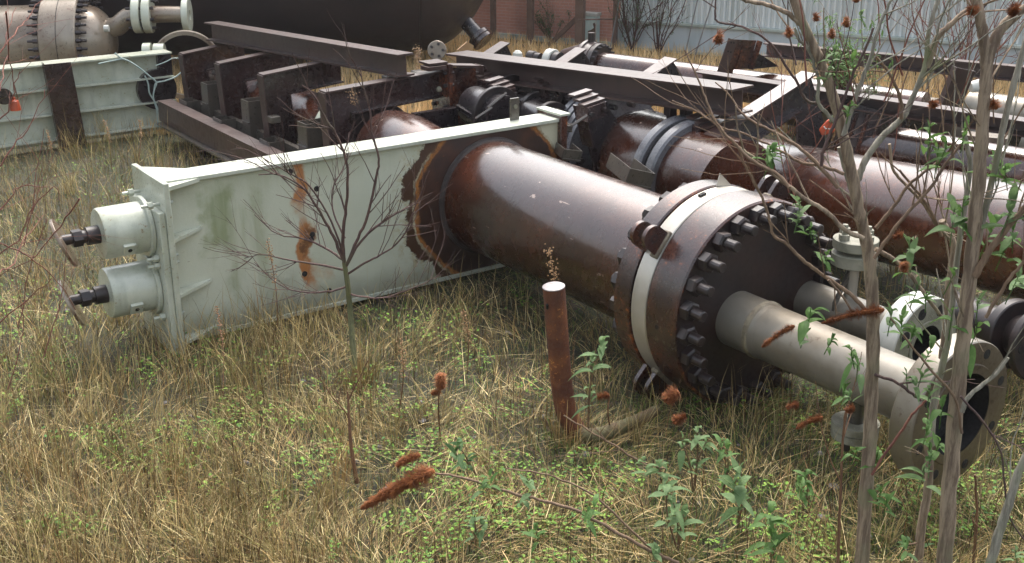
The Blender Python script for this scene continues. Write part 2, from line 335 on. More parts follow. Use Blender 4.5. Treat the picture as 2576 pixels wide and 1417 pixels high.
for k in range(int(L/.56)):
    m = MB()
    for q in range(9):
        s0 = k*.56+q*.062+.01; c = C0+WD*s0
        m.prism([c+WN*.0015+ZZ*.336, c+WN*.02+WD*.010+ZZ*.336, c+WN*.02+WD*.024+ZZ*.336, c+WN*.0015+WD*.034+ZZ*.336], ZZ*1.76)
    part('cladding_sheet', m, M['clad'], wh)
bb = root('brick_building', 'red brick building beyond the fence', 'building', C0)
m = MB(); BD = np.array([-.88, .475, 0]); BN = np.array([-.475, -.88, 0])
def bloc(v): return v
bb.rotation_euler = (0, 0, math.atan2(-BD[1], -BD[0]))
m.box(C0+BD*6-BN*1.3+ZZ*1.0, BD*6, BN*1.28, ZZ*1.0); part('wall', m, M['brick'], bb)
m = MB()
m.box(C0+BD*6+BN*0+ZZ*.03, BD*5.99, BN*.02, ZZ*.03); part('footing', m, M['ledge'], bb)
# pale blue rusted cabinet by the brick wall
P = np.array([.895, 13.52, 0]); cb = root('steel_cabinet', 'pale blue steel cabinet with a hole rusted through its door, by the brick wall', 'cabinet', P, yaw=math.atan2(-BD[1], -BD[0]))
X = -BD; m = MB(); m.box(P+ZZ*.2, X*.095, BN*.05, ZZ*.17); part('body', m, M['bluedoor'], cb, bev=.006)
m = MB(); m.box(P+ZZ*.385, X*.105, BN*.06, ZZ*.018); part('lid', m, M['white'], cb, bev=.004)
m = MB(); q = P+BN*.0505
m.prism([q+X*a+ZZ*b for a, b in ((.0, .04), (.085, .04), (.088, .27), (.07, .30), (.05, .285), (.065, .24), (.03, .215), (-.01, .20), (.005, .12))], BN*.004); part('rust_hole', m, M['rustpanel'], cb)
m = MB(); m.box(P+BN*.054+X*.091+ZZ*.2, X*.004, BN*.004, ZZ*.17); part('door_edge', m, M['white'], cb)
# fence posts, stay and rail
FG = 'posts of the wire fence before the brick building'
for i, (x, y, r, top, lab) in enumerate(((1241, 99, .028, 1.8, 'thin fence post half hidden behind the big dark tank'), (1334, 113, .034, 1.8, 'slim brown fence post standing in tan grass before the brick wall'),
                          (1458, 128, .046, 1.9, 'thickest brown fence post, with a slanting stay on its left'), (1546, 127, .024, 1.8, 'thin fence post at the corner of brick and metal walls'))):
    P = atz(x, y); m = MB(); m.box(P+ZZ*top/2, WD*r, WN*r*.9, ZZ*top/2)
    so_ = single('fence_post', m, M['postwood'], lab, 'fence post', FG)
P0 = atz(1376, 119); P1 = atz(1458, 128)+ZZ*.40; m = MB(); m.box((P0+P1)/2, (P1-P0)/2, WN*.022, np.cross((P1-P0)/np.linalg.norm(P1-P0), WN)*.024)
single('fence_stay', m, M['postwood'], 'slanting brown stay leaning against the thick fence post', 'fence stay')
m = MB(); Pa = atz(1458, 128)+WN*.06+ZZ*.355; Pb = atz(1560, 122)+ZZ*.33; m.tube([Pa, Pb], .009, 6)
single('fence_rail', m, M['postwood'], 'thin dark rail crossing in front of the pale blue cabinet', 'rail')
m = MB(); m.tube([atz(1533, 130), atz(1533, 130)+np.array([.17, .05, 1.0])], .007, 6)
single('leaning_pole', m, M['wire'], 'thin pale pole leaning at the brick corner', 'pole')
for a_, b_, lab in (((1745, 150), (1797, -10), 'longer pale rod leaning against the metal wall behind the tilted channel'), ((1722, 142), (1757, -10), 'shorter thin rod leaning against the metal wall, leftmost of the two')):
    m = MB(); p = atz(a_[0], a_[1]); q = atY(b_[0], b_[1], p[1]-.1); m.tube([p, q], .008, 6); single('leaning_rod', m, M['wire'], lab, 'rod', 'rods leaning on the warehouse wall')
# chain link: fine diagonal wires between posts
m = MB(); Pa = atz(1241, 88); Pb = atz(1458, 128); D = Pb-Pa; Ld = np.linalg.norm(D); D /= Ld; Hh = 1.3; st = .055
for k in range(int((Ld+Hh)/st)):
    for sg in (1, -1):
        u0 = k*st-Hh if sg > 0 else k*st; u1 = u0+Hh*sg; a0, a1 = 0., Hh
        def clip(u): return (u-u0)/(u1-u0)*Hh
        lo, hi = (max(u0, 0), min(u1, Ld)) if sg > 0 else (min(u0, Ld), max(u1, 0))
        if (sg > 0 and hi <= lo) or (sg < 0 and hi >= lo): continue
        m.tube([Pa+D*lo+ZZ*(clip(lo)+.05), Pa+D*hi+ZZ*(clip(hi)+.05)], .0009, 3, False)
single('wire_fence', m, M['wire'], 'fine diamond wire mesh strung between the brown fence posts', 'fence', smooth=0)

# ------------------------------------------------------------------ big dark tank behind
VA = np.array([.995, .10, 0]); VA /= np.linalg.norm(VA); VC = np.array([-.05, 12.75, 1.55]); VR = 1.42
tk = root('storage_tank', 'huge dark brown tank with a rounded end behind the beams', 'tank', (VC[0]-2, VC[1], 0))
HX = -.95                                                           # where the dished end begins, along the axis
m = MB(); m.lathe(VC+VA*HX, -VA, [(0, VR), (.002, VR), (7.5, VR)], 72, False, True); part('shell', m, M['tank'], tk)
m = MB(); prof = [(VR*.62*math.sin(q), VR*math.cos(q)) for q in np.linspace(0, math.pi/2-.02, 16)]
m.lathe(VC+VA*(HX+.003), VA, prof, 72, False, True); part('dished_end', m, M['tank'], tk)
m = MB(); m.lathe(VC+VA*(HX-.012), VA, [(0, VR), (.003, VR+.008), (.022, VR+.008), (.026, VR)], 72, False, False); part('weld_seam', m, M['weldd'], tk)
for q in (-6.5, -2.2):
    m = MB(); c = VC+VA*q; m.box(c*[1, 1, 0]+ZZ*.22, VA*.08, np.array([0, .8, 0]), ZZ*.22); part('saddle', m, M['dark'], tk)
nd = np.array([.62, -.35, -.62]); nd /= np.linalg.norm(nd)
nz = atY(1205, 92, 12.1)
m = MB(); m.lathe(nz-nd*.32, nd, [(0, .075), (.34, .075)], 20); nn = part('nozzle', m, M['dark'], tk)
m = MB(); m.ring(nz-nd*.02, nd, .02, .12, .05, 24); m.ring(nz+nd*.034, nd, .0, .12, .045, 24); part('flange', m, M['steel'], nn, top=tk)
m = MB(); m.ring(nz-nd*.19+np.array([-.05, .1, .1]), nd, .0, .1, .03, 24); part('collar', m, M['steel'], nn, top=tk)

# ------------------------------------------------------------------ left vessel with studded girth flange
EA = np.array([.995, .09, 0]); EA /= np.linalg.norm(EA); EC = atY(176, 106, 10.45); er = .345
ex = root('heat_exchanger', 'rust stained steel vessel with a wide studded flange and pale elbow pipe', 'vessel', EC*[1, 1, 0])
m = MB(); m.lathe(EC-EA*.157, -EA, [(0, er*.93), (2.6, er*.93)], 48); part('shell', m, M['stain2'], ex)
m = MB(); m.ring(EC-EA*.155, EA, .1, er*1.22, .31, 56, .01); gf = part('girth_flange', m, M['stain2'], ex)
m = MB(); m.ring(EC-EA*.006, EA, er*1.2, er*1.223, .006, 56, .001); part('gasket_line', m, M['black'], gf, top=ex)
for k in range(36):
    a_ = 2*math.pi*k/36; v = np.cross(EA, ZZ); v = v*math.cos(a_)+ZZ*math.sin(a_); c = EC+v*er*1.14
    m = MB(); m.lathe(c-EA*.245, EA, [(0, .012), (.49, .012)], 8); m.lathe(c-EA*.20, EA, [(0, .021), (.04, .021)], 6); m.lathe(c+EA*.16, EA, [(0, .021), (.04, .021)], 6)
    part('stud', m, M['bolt'], ex)
m = MB(); prof = [(.25*math.sin(q), er*.93*math.cos(q)) for q in np.linspace(0, math.pi/2-.02, 12)]
m.lathe(EC+EA*.158, EA, prof, 48); part('dished_head', m, M['stain2'], ex)
ye = EC[1]-.02; p0 = EC+EA*.27+ZZ*.10; pts = [p0, atY(296, 66, ye), atY(322, 44, ye), atY(345, 37, ye), atY(430, 36, ye), atY(462, 37, ye)]
m = MB(); m.tube(pts, [.085, .085, .083, .078, .07, .07], 20); el = part('elbow_pipe', m, M['stain2'], ex)
for x, wd in ((337, .07), (363, .07)):
    m = MB(); c = atY(x, 38, ye); m.ring(c, EA, .03, .157, wd, 32, .006); part('flange', m, M['cream'], el, top=ex)
m = MB(); m.ring(atY(462, 38, ye), EA, .045, .150, .055, 32, .006); part('end_flange', m, M['cream'], el, top=ex)
for k in range(8):
    a_ = k*math.pi/4+.2; c = atY(330, 38, ye)+(ZZ*math.sin(a_)+np.array([0, 1, 0])*math.cos(a_))*.125
    m = MB(); m.lathe(c-EA*.01, EA, [(0, .014), (.235, .014)], 6); part('bolt', m, M['bolt'], el, top=ex)
m = MB(); c = atY(262, 72, ye-.22); m.lathe(c, EA, [(0, .03), (.04, .03)], 8); part('plug', m, M['white'], ex)
m = MB(); m.box(EC*[1, 1, 0]-EA*1.2+ZZ*.06, EA*.08, np.array([0, .25, 0]), ZZ*.06); part('saddle', m, M['dark'], ex)
# small items between vessel and tank
c = atY(388, 133, 10.1); m = MB(); m.ring(c-EA*.09, EA, 0, .085, .07, 24); sm = root('flanged_stub', 'small pale flanged stub lying behind the green beam', 'pipe stub', c*[1, 1, 0])
part('flange', m, M['cream'], sm); m = MB(); m.ring(c+EA*.0, EA, 0, .08, .09, 24); part('flange', m, M['cream'], sm)
m = MB(); m.tube([c*[1, 1, 0]-EA*.02, c-EA*.02], .03, 10); part('neck', m, M['dark'], sm)
c = atY(470, 163, 10.2); m = MB(); m.ring(c, np.array([.25, -.97, 0]), .26, .30, .05, 48, .006); single('rusty_ring', m, M['stain2'], 'thin rusty hoop lying between the dark tank and the green beam', 'hoop')

# ------------------------------------------------------------------ pale green stiffened beam
gb = root('green_beam', 'long pale green girder with ledge-like stiffeners standing in dry grass', 'girder', Y_(-1.5, -4.3, 0), yaw=YAW)
gt = -4.33; gh = .63
m = MB(); m.ybox(-6.5, -.2, gt-.012, gt, .0, gh-.0125); part('web', m, M['valve'] if False else M['cream'], gb)
m = MB(); m.ybox(-6.5, -.19, gt-.10, gt+.075, gh-.012, gh); part('top_flange', m, M['cream'], gb)
for zz_ in (.04, .235, .43):
    m = MB(); m.ybox(-6.5, -.19, gt+.0005, gt+.075, zz_, zz_+.012); part('stiffener', m, M['cream'], gb)
m = MB(); m.ybox(-.30, -.19, gt+.002, gt+.05, .06, .62) ; m.lathe(Y_(-.33, gt+.003, .34), A, [(0, .16), (.05, .16)], 28); part('gap_shade', m, M['dark'], gb)  # solid dark disc and strip, painted to stand for the shade in a gap
# dark brown column in front of the green beam
bp = root('brown_column', 'dark brown steel column standing against the pale green girder', 'column', Y_(-1.05, -4.2, 0), yaw=YAW)
m = MB(); m.prism([Y_(-1.20, gt+.09, gh+.004), Y_(-.99, gt+.09, gh+.004), Y_(-.95, gt+.09, -.02), Y_(-1.16, gt+.09, -.02)], A*.012)
part('front_plate', m, M['steel'], bp)
m = MB(); m.prism([Y_(-1.20, gt+.079, gh+.02), Y_(-1.195, gt+.079, gh+.02), Y_(-1.155, gt+.079, -.02), Y_(-1.16, gt+.079, -.02)], A*.05); part('edge_flange', m, M['steel'], bp)

# ------------------------------------------------------------------ ropes over the green beam
def spline(pts, n=10):
    pts = [np.asarray(p, float) for p in pts]; P = [2*pts[0]-pts[1]]+pts+[2*pts[-1]-pts[-2]]; out = []
    for i in range(1, len(P)-2):
        for k in range(n):
            t = k/n; a, b, c, d = P[i-1], P[i], P[i+1], P[i+2]
            out.append(.5*((2*b)+(c-a)*t+(2*a-5*b+4*c-d)*t*t+(3*b-a-3*c+d)*t**3))
    out.append(pts[-1]); return out
rp = root('tangled_rope', 'thin pale blue rope draped over the green girder and hanging down its face', 'rope', onT(*z1(1150, 900), gt+.1))
for k, ps in enumerate(([(740, 480), (860, 455), (940, 448), (1040, 505), (1120, 570), (1175, 620), (1160, 680)], [(1375, 535), (1320, 580), (1240, 610), (1175, 625), (1160, 680), (1155, 740), (1180, 830), (1190, 960)],
           [(865, 400), (900, 430), (950, 455)], [(1090, 570), (1115, 630), (1125, 700), (1160, 760), (1200, 850), (1215, 900), (1205, 960)], [(1345, 440), (1300, 440), (1250, 465), (1170, 495)])):
    m = MB(); m.tube(spline([onT(*z1(x, y), gt+.10) for x, y in ps], 6), .0065 if k < 4 else .004, 5); part('strand', m, M['rope'], rp)

# ------------------------------------------------------------------ main thing: slab valve with pipe, flanges and outlet pipes
vv = root('valve_assembly', 'large pale green slab valve with thick brown pipe and bolted flange', 'valve', Y_(0, 0, 0), yaw=YAW)
TB = -.145
m = MB(); m.ybox(-1.76, .455, TB+.004, 0, .018, .765); part('valve_body', m, M['valve'], vv)
m = MB(); m.prism([Y_(-1.765, .012, .785), Y_(-1.62, .016, .7855), Y_(.455, .016, .7855), Y_(.455, -.155, .7855), Y_(-1.60, -.155, .7855), Y_(-1.765, -.315, .785)], -ZZ*.02); part('top_plate', m, M['cream'], vv, bev=.003)
m = MB(); m.prism([Y_(-1.765, .085, .777), Y_(-1.765, .0165, .777), Y_(-1.60, .0165, .777)], -ZZ*.018)
part('top_gusset', m, M['cream'], vv)
m = MB(); m.prism([Y_(-1.745, .014, .0), Y_(.30, .014, .0), Y_(.30, -.155, .0), Y_(-1.745, -.155, .0)], ZZ*.0175); part('bottom_plate', m, M['cream'], vv)
m = MB(); m.ybox(.4555, .50, -.19, .03, -.01, .80); part('end_cap', m, M['flange'], vv, bev=.003)
m = MB(); m.ybox(.40, .455, .0005, .004, .77, .784); m.ybox(.452, .515, -.195, .035, .8005, .812); part('cap_strip', m, M['cream'], vv)
m = MB(); m.ybox(-1.792, -1.766, -.34, .09, -.03, .795); part('end_plate', m, M['cream'], vv, bev=.003)
m = MB(); m.ybox(-1.822, -1.7925, -.33, .075, -.03, .66); part('bonnet_plate', m, M['cream'], vv, bev=.003)
for zb_, s1 in ((.53, -1.60), (.265, -1.58), (.03, -1.55)):
    m = MB(); m.prism([Y_(-1.7655, .0005, zb_), Y_(-1.7655, .085, zb_), Y_(s1-.02, .016, zb_+.015), Y_(s1, .0005, zb_+.018)], -ZZ*.014); part('gusset', m, M['cream'], vv)
CT = -.12
for zc in (.555, .27):
    m = MB(); m.lathe(Y_(-1.823, CT, zc), -U, [(0, .118), (.205, .118), (.215, .113)], 40); cy = part('actuator_cylinder', m, M['cream'], vv)
    m = MB(); m.ring(Y_(-1.823, CT, zc), -U, .1185, .142, .02, 40, .003); part('mounting_ring', m, M['cream'], cy, top=vv)
    q = Y_(-1.94, CT, zc); dn = A*.86-ZZ*.5; dn /= np.linalg.norm(dn); dp = np.cross(U, dn)
    m = MB(); m.box(q+dn*.118, U*.028, dn*.012, dp*.028); m2 = part('square_pad', m, M['cream'], cy, top=vv, bev=.002)
    m = MB(); m.lathe(q+dn*.1305, dn, [(0, .010), (.002, .010)], 14); part('plug_hole', m, M['black'], cy, top=vv)
    m = MB(); m.lathe(Y_(-2.0385, CT, zc), -U, [(0, .042), (.055, .042), (.056, .030), (.10, .030), (.101, .024), (.17, .024)], 20); part('stem', m, M['bolt'], vv)
    m = MB(); m.lathe(Y_(-2.115, CT, zc), -U, [(0, .040), (.04, .040)], 6); part('stem_nut', m, M['bolt'], vv)
    tl = np.array([.86, .32, .36]); tl /= np.linalg.norm(tl)
    m = MB(); m.ring(Y_(-2.185, CT, zc-.01), -tl, .0, .118, .014, 32, .002); part('stem_disc', m, M['stain2'], vv)
    for (dt, dz) in ((-.13, .13), (.13, .13), (.13, -.12), (-.13, -.12)):
        m = MB(); c = Y_(0, CT+dt, zc+dz); m.lathe(Y_(-1.7655, CT+dt, zc+dz), -U, [(-.035, .008), (.11, .008)], 8)
        m.lathe(Y_(-1.8425, CT+dt, zc+dz), -U, [(-.019, .017), (.004, .017)], 6); m.lathe(Y_(-1.7655, CT+dt, zc+dz), U, [(0, .017), (.022, .017)], 6); part('bolt', m, M['cream'], vv)
for s_, z_ in ((-1.147, .733), (-1.015, .626), (-1.053, .40), (-1.06, .375), (-1.107, .205), (-.98, .088)):
    m = MB(); m.lathe(Y_(s_, .0005, z_), A, [(0, .014), (.003, .014), (.004, .009)], 16); part('bolt_hole', m, M['black'], vv)
AC = lambda t, s=0, z=0: Y_(s, t, .419+z)
m = MB(); m.lathe(AC(.0), A, [(0, .304), (1.60, .304)], 96, False, False); part('main_pipe', m, M['pipe'], vv)
m = MB(); prof = [(0, .304)]
m.lathe(AC(.0015), A, [(0, .322), (.006, .322), (.014, .314), (.018, .3045)], 96, False, False); m.lathe(AC(.014), A, [(0, .304), (.004, .313), (.009, .312), (.014, .3045)], 96, False, False); part('weld_ring', m, M['weldd'], vv)
FR = .442
m = MB(); m.ring(AC(1.566), A, .3042, FR, .098, 120, .006); rf = part('rear_flange', m, M['flange'], vv)
m = MB(); m.lathe(AC(1.49), A, [(0, .3045), (.03, .33), (.0757, .345)], 96, False, False); part('flange_hub', m, M['flange'], rf, top=vv)
m = MB(); m.ring(AC(1.6645), A, .25, FR-.014, .009, 120, .001); part('dark_gasket', m, M['black'], vv)
m = MB(); m.ring(AC(1.674), A, .25, FR-.004, .088, 120, .004); rg = part('spacer_ring', m, M['silver'], vv)
m = MB(); m.ring(AC(1.7625), A, .25, FR-.012, .006, 120, .001); part('dark_gasket', m, M['black'], vv)
m = MB(); m.lathe(AC(1.769), A, [(0, FR-.006), (.006, FR), (.166, FR), (.173, FR-.007)], 120); bf = part('blind_flange', m, M['flange'], vv)
m = MB(); m.lathe(AC(1.9425), A, [(0, FR-.012), (.0008, FR-.0121)], 120); part('front_face', m, M['face'], bf, top=vv)
for k in range(24):
    th = 2*math.pi*(k+.35)/24; rb = .392; dr = U*math.cos(th)+ZZ*math.sin(th); c = AC(0)+dr*rb
    m = MB(); m.lathe(c+A*1.505, A, [(0, .019), (.003, .022), (.535, .022), (.539, .018)], 14); m.lathe(c+A*1.9435, A, [(0, .042), (.036, .042), (.042, .033)], 6, ph=rng.random()*1.); m.lathe(c+A*1.5655, -A, [(0, .042), (.036, .042), (.042, .033)], 6, ph=rng.random())
    part('stud', m, M['bolt'], vv, smooth=25)
for th in (142, 50, 226):
    th = R(th); dr = U*math.cos(th)+ZZ*math.sin(th); tg = np.cross(A, dr)
    m = MB()
    for tt in (1.665, 1.735):
        c = AC(tt)+dr*(FR+.062); prof2 = [c+(dr*math.sin(q)+tg*math.cos(q))*.052 for q in np.linspace(-.05, math.pi+.05, 18)]
        m.prism(prof2+[AC(tt)+dr*(FR-.002)-tg*.052, AC(tt)+dr*(FR-.002)+tg*.052], A*.02)
    lg = part('lifting_lug', m, M['flange'], vv)
    m = MB(); m.box(AC(1.744)+dr*(FR+.004), dr*.010, tg*.062, A*.020); part('weld_pad', m, M['weld'], lg, top=vv, bev=.006)
    m = MB(); 
    for tt in (1.6645, 1.7345): m.ring(AC(tt)+dr*(FR+.062), A, .012, .020, .021, 16, .001)
    part('lug_bush', m, M['bolt'], lg, top=vv)
m = MB(); th = R(84); dr = U*math.cos(th)+ZZ*math.sin(th); tg = np.cross(A, dr)
c = AC(1.672)+dr*(FR-.003); m.prism([c-tg*.05, c+tg*.035, c+tg*.025+dr*.055], A*.005); part('pointed_tab', m, M['silver'], vv)
m = MB(); th = R(103); dr = U*math.cos(th)+ZZ*math.sin(th); tg = np.cross(A, dr); m.box(AC(1.705)+dr*(FR), dr*.004, tg*.016, A*.009); part('slot_mark', m, M['black'], vv)
m = MB(); th = R(184); dr = U*math.cos(th)+ZZ*math.sin(th); m.lathe(AC(1.84)+dr*(FR-.004), dr, [(0, .010), (.0055, .010)], 12); part('tapped_hole', m, M['black'], vv)
# outlet pipes
def outlet(s0, z0, r, t1, R1, rb, nb, thick, weld, hole_r):
    c = lambda t: Y_(s0, t, z0)
    m = MB(); m.lathe(c(1.9434), A, [(0, r*1.04), (.15, r*1.03), (.19, r)] if weld else [(0, r), (.19, r)], 48, False, False); m.lathe(c(2.1334), A, [(0, r), (t1-thick-2.1334-.07, r), (t1-thick-2.1334, r*1.28)], 48, False, False); pp = part('outlet_pipe', m, M['stain'], vv)
    if weld:
        m = MB(); m.lathe(c(2.085), A, [(0, r*1.03), (.006, r*1.075), (.022, r*1.07), (.028, r*1.02)], 60, False, False); part('weld_bead', m, M['weld'], pp, top=vv)
    m = MB(); p = [(0, rb), (0, R1-.006), (.006, R1), (thick-.005, R1), (thick, R1-.005), (thick, rb*1.22)]
    m.lathe(c(t1-thick), A, p, 80, False, False); fl = part('end_flange', m, M['white'] if nb == 8 and not weld else M['stain'], pp, top=vv)
    m = MB(); m.lathe(c(t1), A, [(.0003, R1-.0035), (.0008, R1-.005), (.0006, rb*1.22), (.006, rb*1.20), (.006, rb)], 80, False, False); part('raised_face', m, M['flangeface'] if weld else M['oldgrey'], fl, top=vv)
    m = MB(); m.lathe(c(t1-thick), A, [(0, 0.001), (.001, rb), (thick+.0035, rb)], 48, False, False); part('bore', m, M['black'], fl, top=vv)
    for k in range(nb):
        a_ = 2*math.pi*(k+.4)/nb; q = c(t1)+(U*math.cos(a_)+ZZ*math.sin(a_))*(R1+rb*1.22)/2*1.0
        m = MB(); m.lathe(q+A*.0006, A, [(0, hole_r), (.0015, hole_r*.96)], 20); part('bolt_hole', m, M['black'], fl, top=vv)
outlet(-.102, .382, .112, 3.0, .262, .150, 8, .095, True, .018)
outlet(.329, .363, .088, 2.54, .195, .085, 8, .10, False, .024)
# standing drain valve on the right outlet and one hanging below the left outlet
vb = Y_(.33, 2.16, .44)
m = MB(); m.lathe(vb, ZZ, [(0, .034), (.02, .026), (.15, .026)], 20); dv = part('branch_neck', m, M['stain'], vv)
m = MB(); m.lathe(vb+ZZ*.15, ZZ, [(0, .085), (.004, .092), (.05, .092), (.054, .086)], 40); part('lower_flange', m, M['oldgrey'], dv, top=vv)
m = MB(); m.lathe(vb+ZZ*.2055, ZZ, [(0, .05), (.014, .05)], 30); m.lathe(vb+ZZ*.2205, ZZ, [(0, .086), (.004, .091), (.040, .091), (.045, .08)], 40); part('upper_flange', m, M['oldgrey'], dv, top=vv)
for k in range(4):
    a_ = k*math.pi/2+.5; q = vb+np.array([math.cos(a_), math.sin(a_), 0])*.066
    m = MB(); m.lathe(q+ZZ*.266, ZZ, [(0, .022), (.022, .022), (.023, .013), (.036, .012)], 6); part('nut', m, M['oldgrey'], dv, top=vv)
m = MB(); m.box(vb-U*.055+ZZ*.06, (U*.045+ZZ*.075), A*.006, ZZ*.018); part('brace_plate', m, M['bracket'], dv, top=vv)
vb2 = Y_(-.102, 2.58, .28)
m = MB(); m.lathe(vb2, -ZZ, [(0, .03), (.10, .03)], 20); dv = part('branch_neck', m, M['bracket'], vv)
m = MB(); m.lathe(vb2-ZZ*.10, -ZZ, [(0, .088), (.028, .088)], 36); m.lathe(vb2-ZZ*.1315, -ZZ, [(0, .086), (.03, .086)], 36); part('lower_flange', m, M['oldgrey'], dv, top=vv)
for k in range(4):
    a_ = k*math.pi/2+.9; q = vb2+np.array([math.cos(a_), math.sin(a_), 0])*.066
    m = MB(); m.lathe(q-ZZ*.162, -ZZ, [(0, .014), (.03, .014)], 6); part('nut', m, M['bolt'], dv, top=vv)
# plate with bolt standing on the valve's top edge
c = Y_(.235, -.10, .786); m = MB(); m.box(c+ZZ*.06, U*.028, A*.006, ZZ*.06); bt = part('upright_tab', m, M['bracket'], vv)
m = MB(); m.lathe(c+ZZ*.075+A*.0062, A, [(0, .012), (.008, .012)], 10); part('tab_bolt', m, M['oldgrey'], bt, top=vv)
# ------------------------------------------------------------------ skid of pipes on the left, frames perpendicular to the pipes
sk = root('pipe_skid', 'dark brown skid with four bent frames over pipes behind the pale green valve', 'pipe skid', Y_(.2, -2.3, 0), yaw=YAW)
m = MB(); m.beam(Y_(-.36, -4.05, .30), Y_(-.36, -.42, .30), .16, .11, .012, .01, kind='C'); part('base_channel', m, M['beam'], sk)
m = MB(); m.ybox(-.46, -.20, -4.0, -.45, .12, .135); m.ybox(-.19, -.15, -4.0, -.45, .12, .30); part('base_tray', m, M['bracket'], sk)
for t_ in (-3.4, -2.0, -.8):
    m = MB(); m.ybox(-.34, -.26, t_-.05, t_+.05, -.05, .135); part('foot', m, M['steel'], sk)
for (tf_, zt, s0, s1, sl_) in ((-3.95, .656, -.222, .30, .108), (-3.20, .690, -.222, .34, .10), (-2.43, .724, -.222, .38, .09), (-1.50, .759, -.222, .62, .055)):
    sl = sl_ if tf_ < -2 else (.80-.759)/.84
    fr_root = None; cw = .185; bd = .155
    top = lambda s: zt+(s-s0)*sl
    m = MB(); lean = .03
    poly = [Y_(s0+lean, tf_, .135), Y_(s0, tf_, zt), Y_(s1, tf_, top(s1)), Y_(s1, tf_, top(s1)-bd), Y_(s0+cw, tf_, top(s0+cw)-bd), Y_(s0+cw+lean, tf_, .135)]
    m.prism(poly, -A*.012); fr = part('frame', m, M['steel'], sk)
    m = MB(); e = .006
    def strip(p, q, n):
        p = np.asarray(p); q = np.asarray(q); d = (q-p); L_ = np.linalg.norm(d); d /= L_; m.box((p+q)/2-A*.006+n*.0045, d*L_/2, A*.045, n*.0045)
    strip(poly[1]+U*.0, poly[2], ZZ); strip(poly[0], poly[1]-ZZ*.001, -U)
    part('frame_flange', m, M['beam'], fr, top=sk)
    m = MB(); strip(poly[4]+U*.002, poly[3], -ZZ); strip(poly[5], poly[4]-ZZ*.012, U); part('inner_flange', m, M['steel'], fr, top=sk)
# header pipe under the frames
def pipeY(mb, s0, z0, r, t0, t1, seg=56, caps=True): return mb.lathe(Y_(s0, t0, z0), A, [(0, r), (t1-t0, r)], seg, caps, caps)
m = MB(); pipeY(m, .17, .36, .19, -4.2, -1.62); hp = part('header_pipe', m, M['pipe'], sk)
m = MB(); m.ring(Y_(.17, -1.98, .36), A, .19, .262, .055, 56, .005); m.ring(Y_(.17, -1.90, .36), A, .19, .262, .055, 56, .005); part('pipe_flange', m, M['cream'], hp, top=sk)
m = MB(); m.ring(Y_(.17, -3.62, .34), A, .19, .27, .07, 56, .005); part('pipe_flange', m, M['tan'], hp, top=sk)
m = MB(); m.lathe(Y_(.17, -1.38, .36), A, [(0, .262), (.22, .268), (.42, .245), (.62, .215), (.93, .21)], 64); part('reducer', m, M['pipe'], sk)
m = MB(); m.ring(Y_(.17, -1.60, .36), A, .1, .285, .06, 56, .006); part('pipe_flange', m, M['bolt'], hp, top=sk)
for k in range(12):
    a_ = 2*math.pi*k/12+.2; c = Y_(.17, -2.06, .36)+(U*math.cos(a_)+ZZ*math.sin(a_))*.228
    m = MB(); m.lathe(c, A, [(0, .013), (.28, .013)], 6); part('bolt', m, M['bolt'], hp, top=sk)
# open-topped bracket boxes
def bracket(rt, c, fw, sd, up, wf, ds, h):   # c: top corner (left near), wf across, ds depth, h height
    m = MB(); t = .007
    m.box(c+fw*0-sd*0+np.array([0, 0, 0])+sd*wf/2-up*h/2, sd*wf/2, fw*t/2, up*h/2)
    m.box(c+sd*t/2-fw*ds/2-up*h/2, sd*t/2, fw*(ds/2-t), up*(h/2-.001)); m.box(c+sd*wf/2-fw*ds-up*h/2, sd*wf/2, fw*t/2, up*(h/2-.002))
    m.box(c+sd*t/2-fw*ds/2-up*h*.45-sd*.010, sd*.008, fw*ds/2, up*.004); m.box(c+sd*wf/2-fw*ds/2-up*h*.97, sd*(wf/2-t), fw*(ds/2-t), up*.004)
    return part('bracket', m, M['bracket'], rt)
for t_, s_, z_ in ((-3.45, -.225, .50), (-2.66, -.235, .505), (-1.72, -.245, .52)):
    bracket(sk, Y_(s_, t_, z_), A, U, ZZ, .26, .13, .34)
for t_, s_, z_ in ((-3.72, -.30, .33), (-2.98, -.32, .325), (-2.15, -.32, .325)):
    bracket(sk, Y_(s_, t_, z_), A, U, ZZ, .11, .16, .13)
for s_, t_, z_ in ((-.20, -2.32, .46), (.28, -1.56, .80), (.36, -1.62, .80), (.44, -1.55, .80), (.52, -1.6, .80)):
    m = MB(); m.box(Y_(s_, t_, z_-.02), U*.035, A*.035, ZZ*.022); part('guide_block', m, M['bracket'], sk, bev=.003)
# bolted splice of the near frame
for s_, w_ in ((.625, .012), (.639, .012)):
    m = MB(); m.ybox(s_, s_+.012, -1.60, -1.38, .44, .86); part('splice_plate', m, M['flange'], sk)
m = MB(); m.prism([Y_(.655, -1.46, .83), Y_(.88, -1.46, .80), Y_(.93, -1.46, .42), Y_(.93, -1.46, 0), Y_(.70, -1.46, 0), Y_(.655, -1.46, .4)], -A*.014); part('column', m, M['flange'], sk)
m = MB(); m.box(Y_(.77, -1.467, .832), U*.12+ZZ*-.014, A*.05, ZZ*.005); m.box(Y_(.915, -1.467, .42), U*.005, A*.05, ZZ*.40); part('column_flange', m, M['beam'], sk)
m = MB(); m.ybox(.50, .64, -1.55, -1.42, .862, .874); m.ybox(.48, .62, -1.5, -1.4, .83, .855); part('cover_plate', m, M['beam'], sk)
for dz in (.50, .58, .72, .80):
    for dt in (-1.56, -1.42):
        m = MB(); m.lathe(Y_(.60, dt, dz), U, [(0, .013), (.08, .013)], 6); part('bolt', m, M['bolt'], sk)
m = MB(); m.lathe(Y_(.575, -1.43, .70), A, [(0, .02), (.012, .016), (.02, .004)], 14); part('lichen_spot', m, M['oldgrey'], sk)
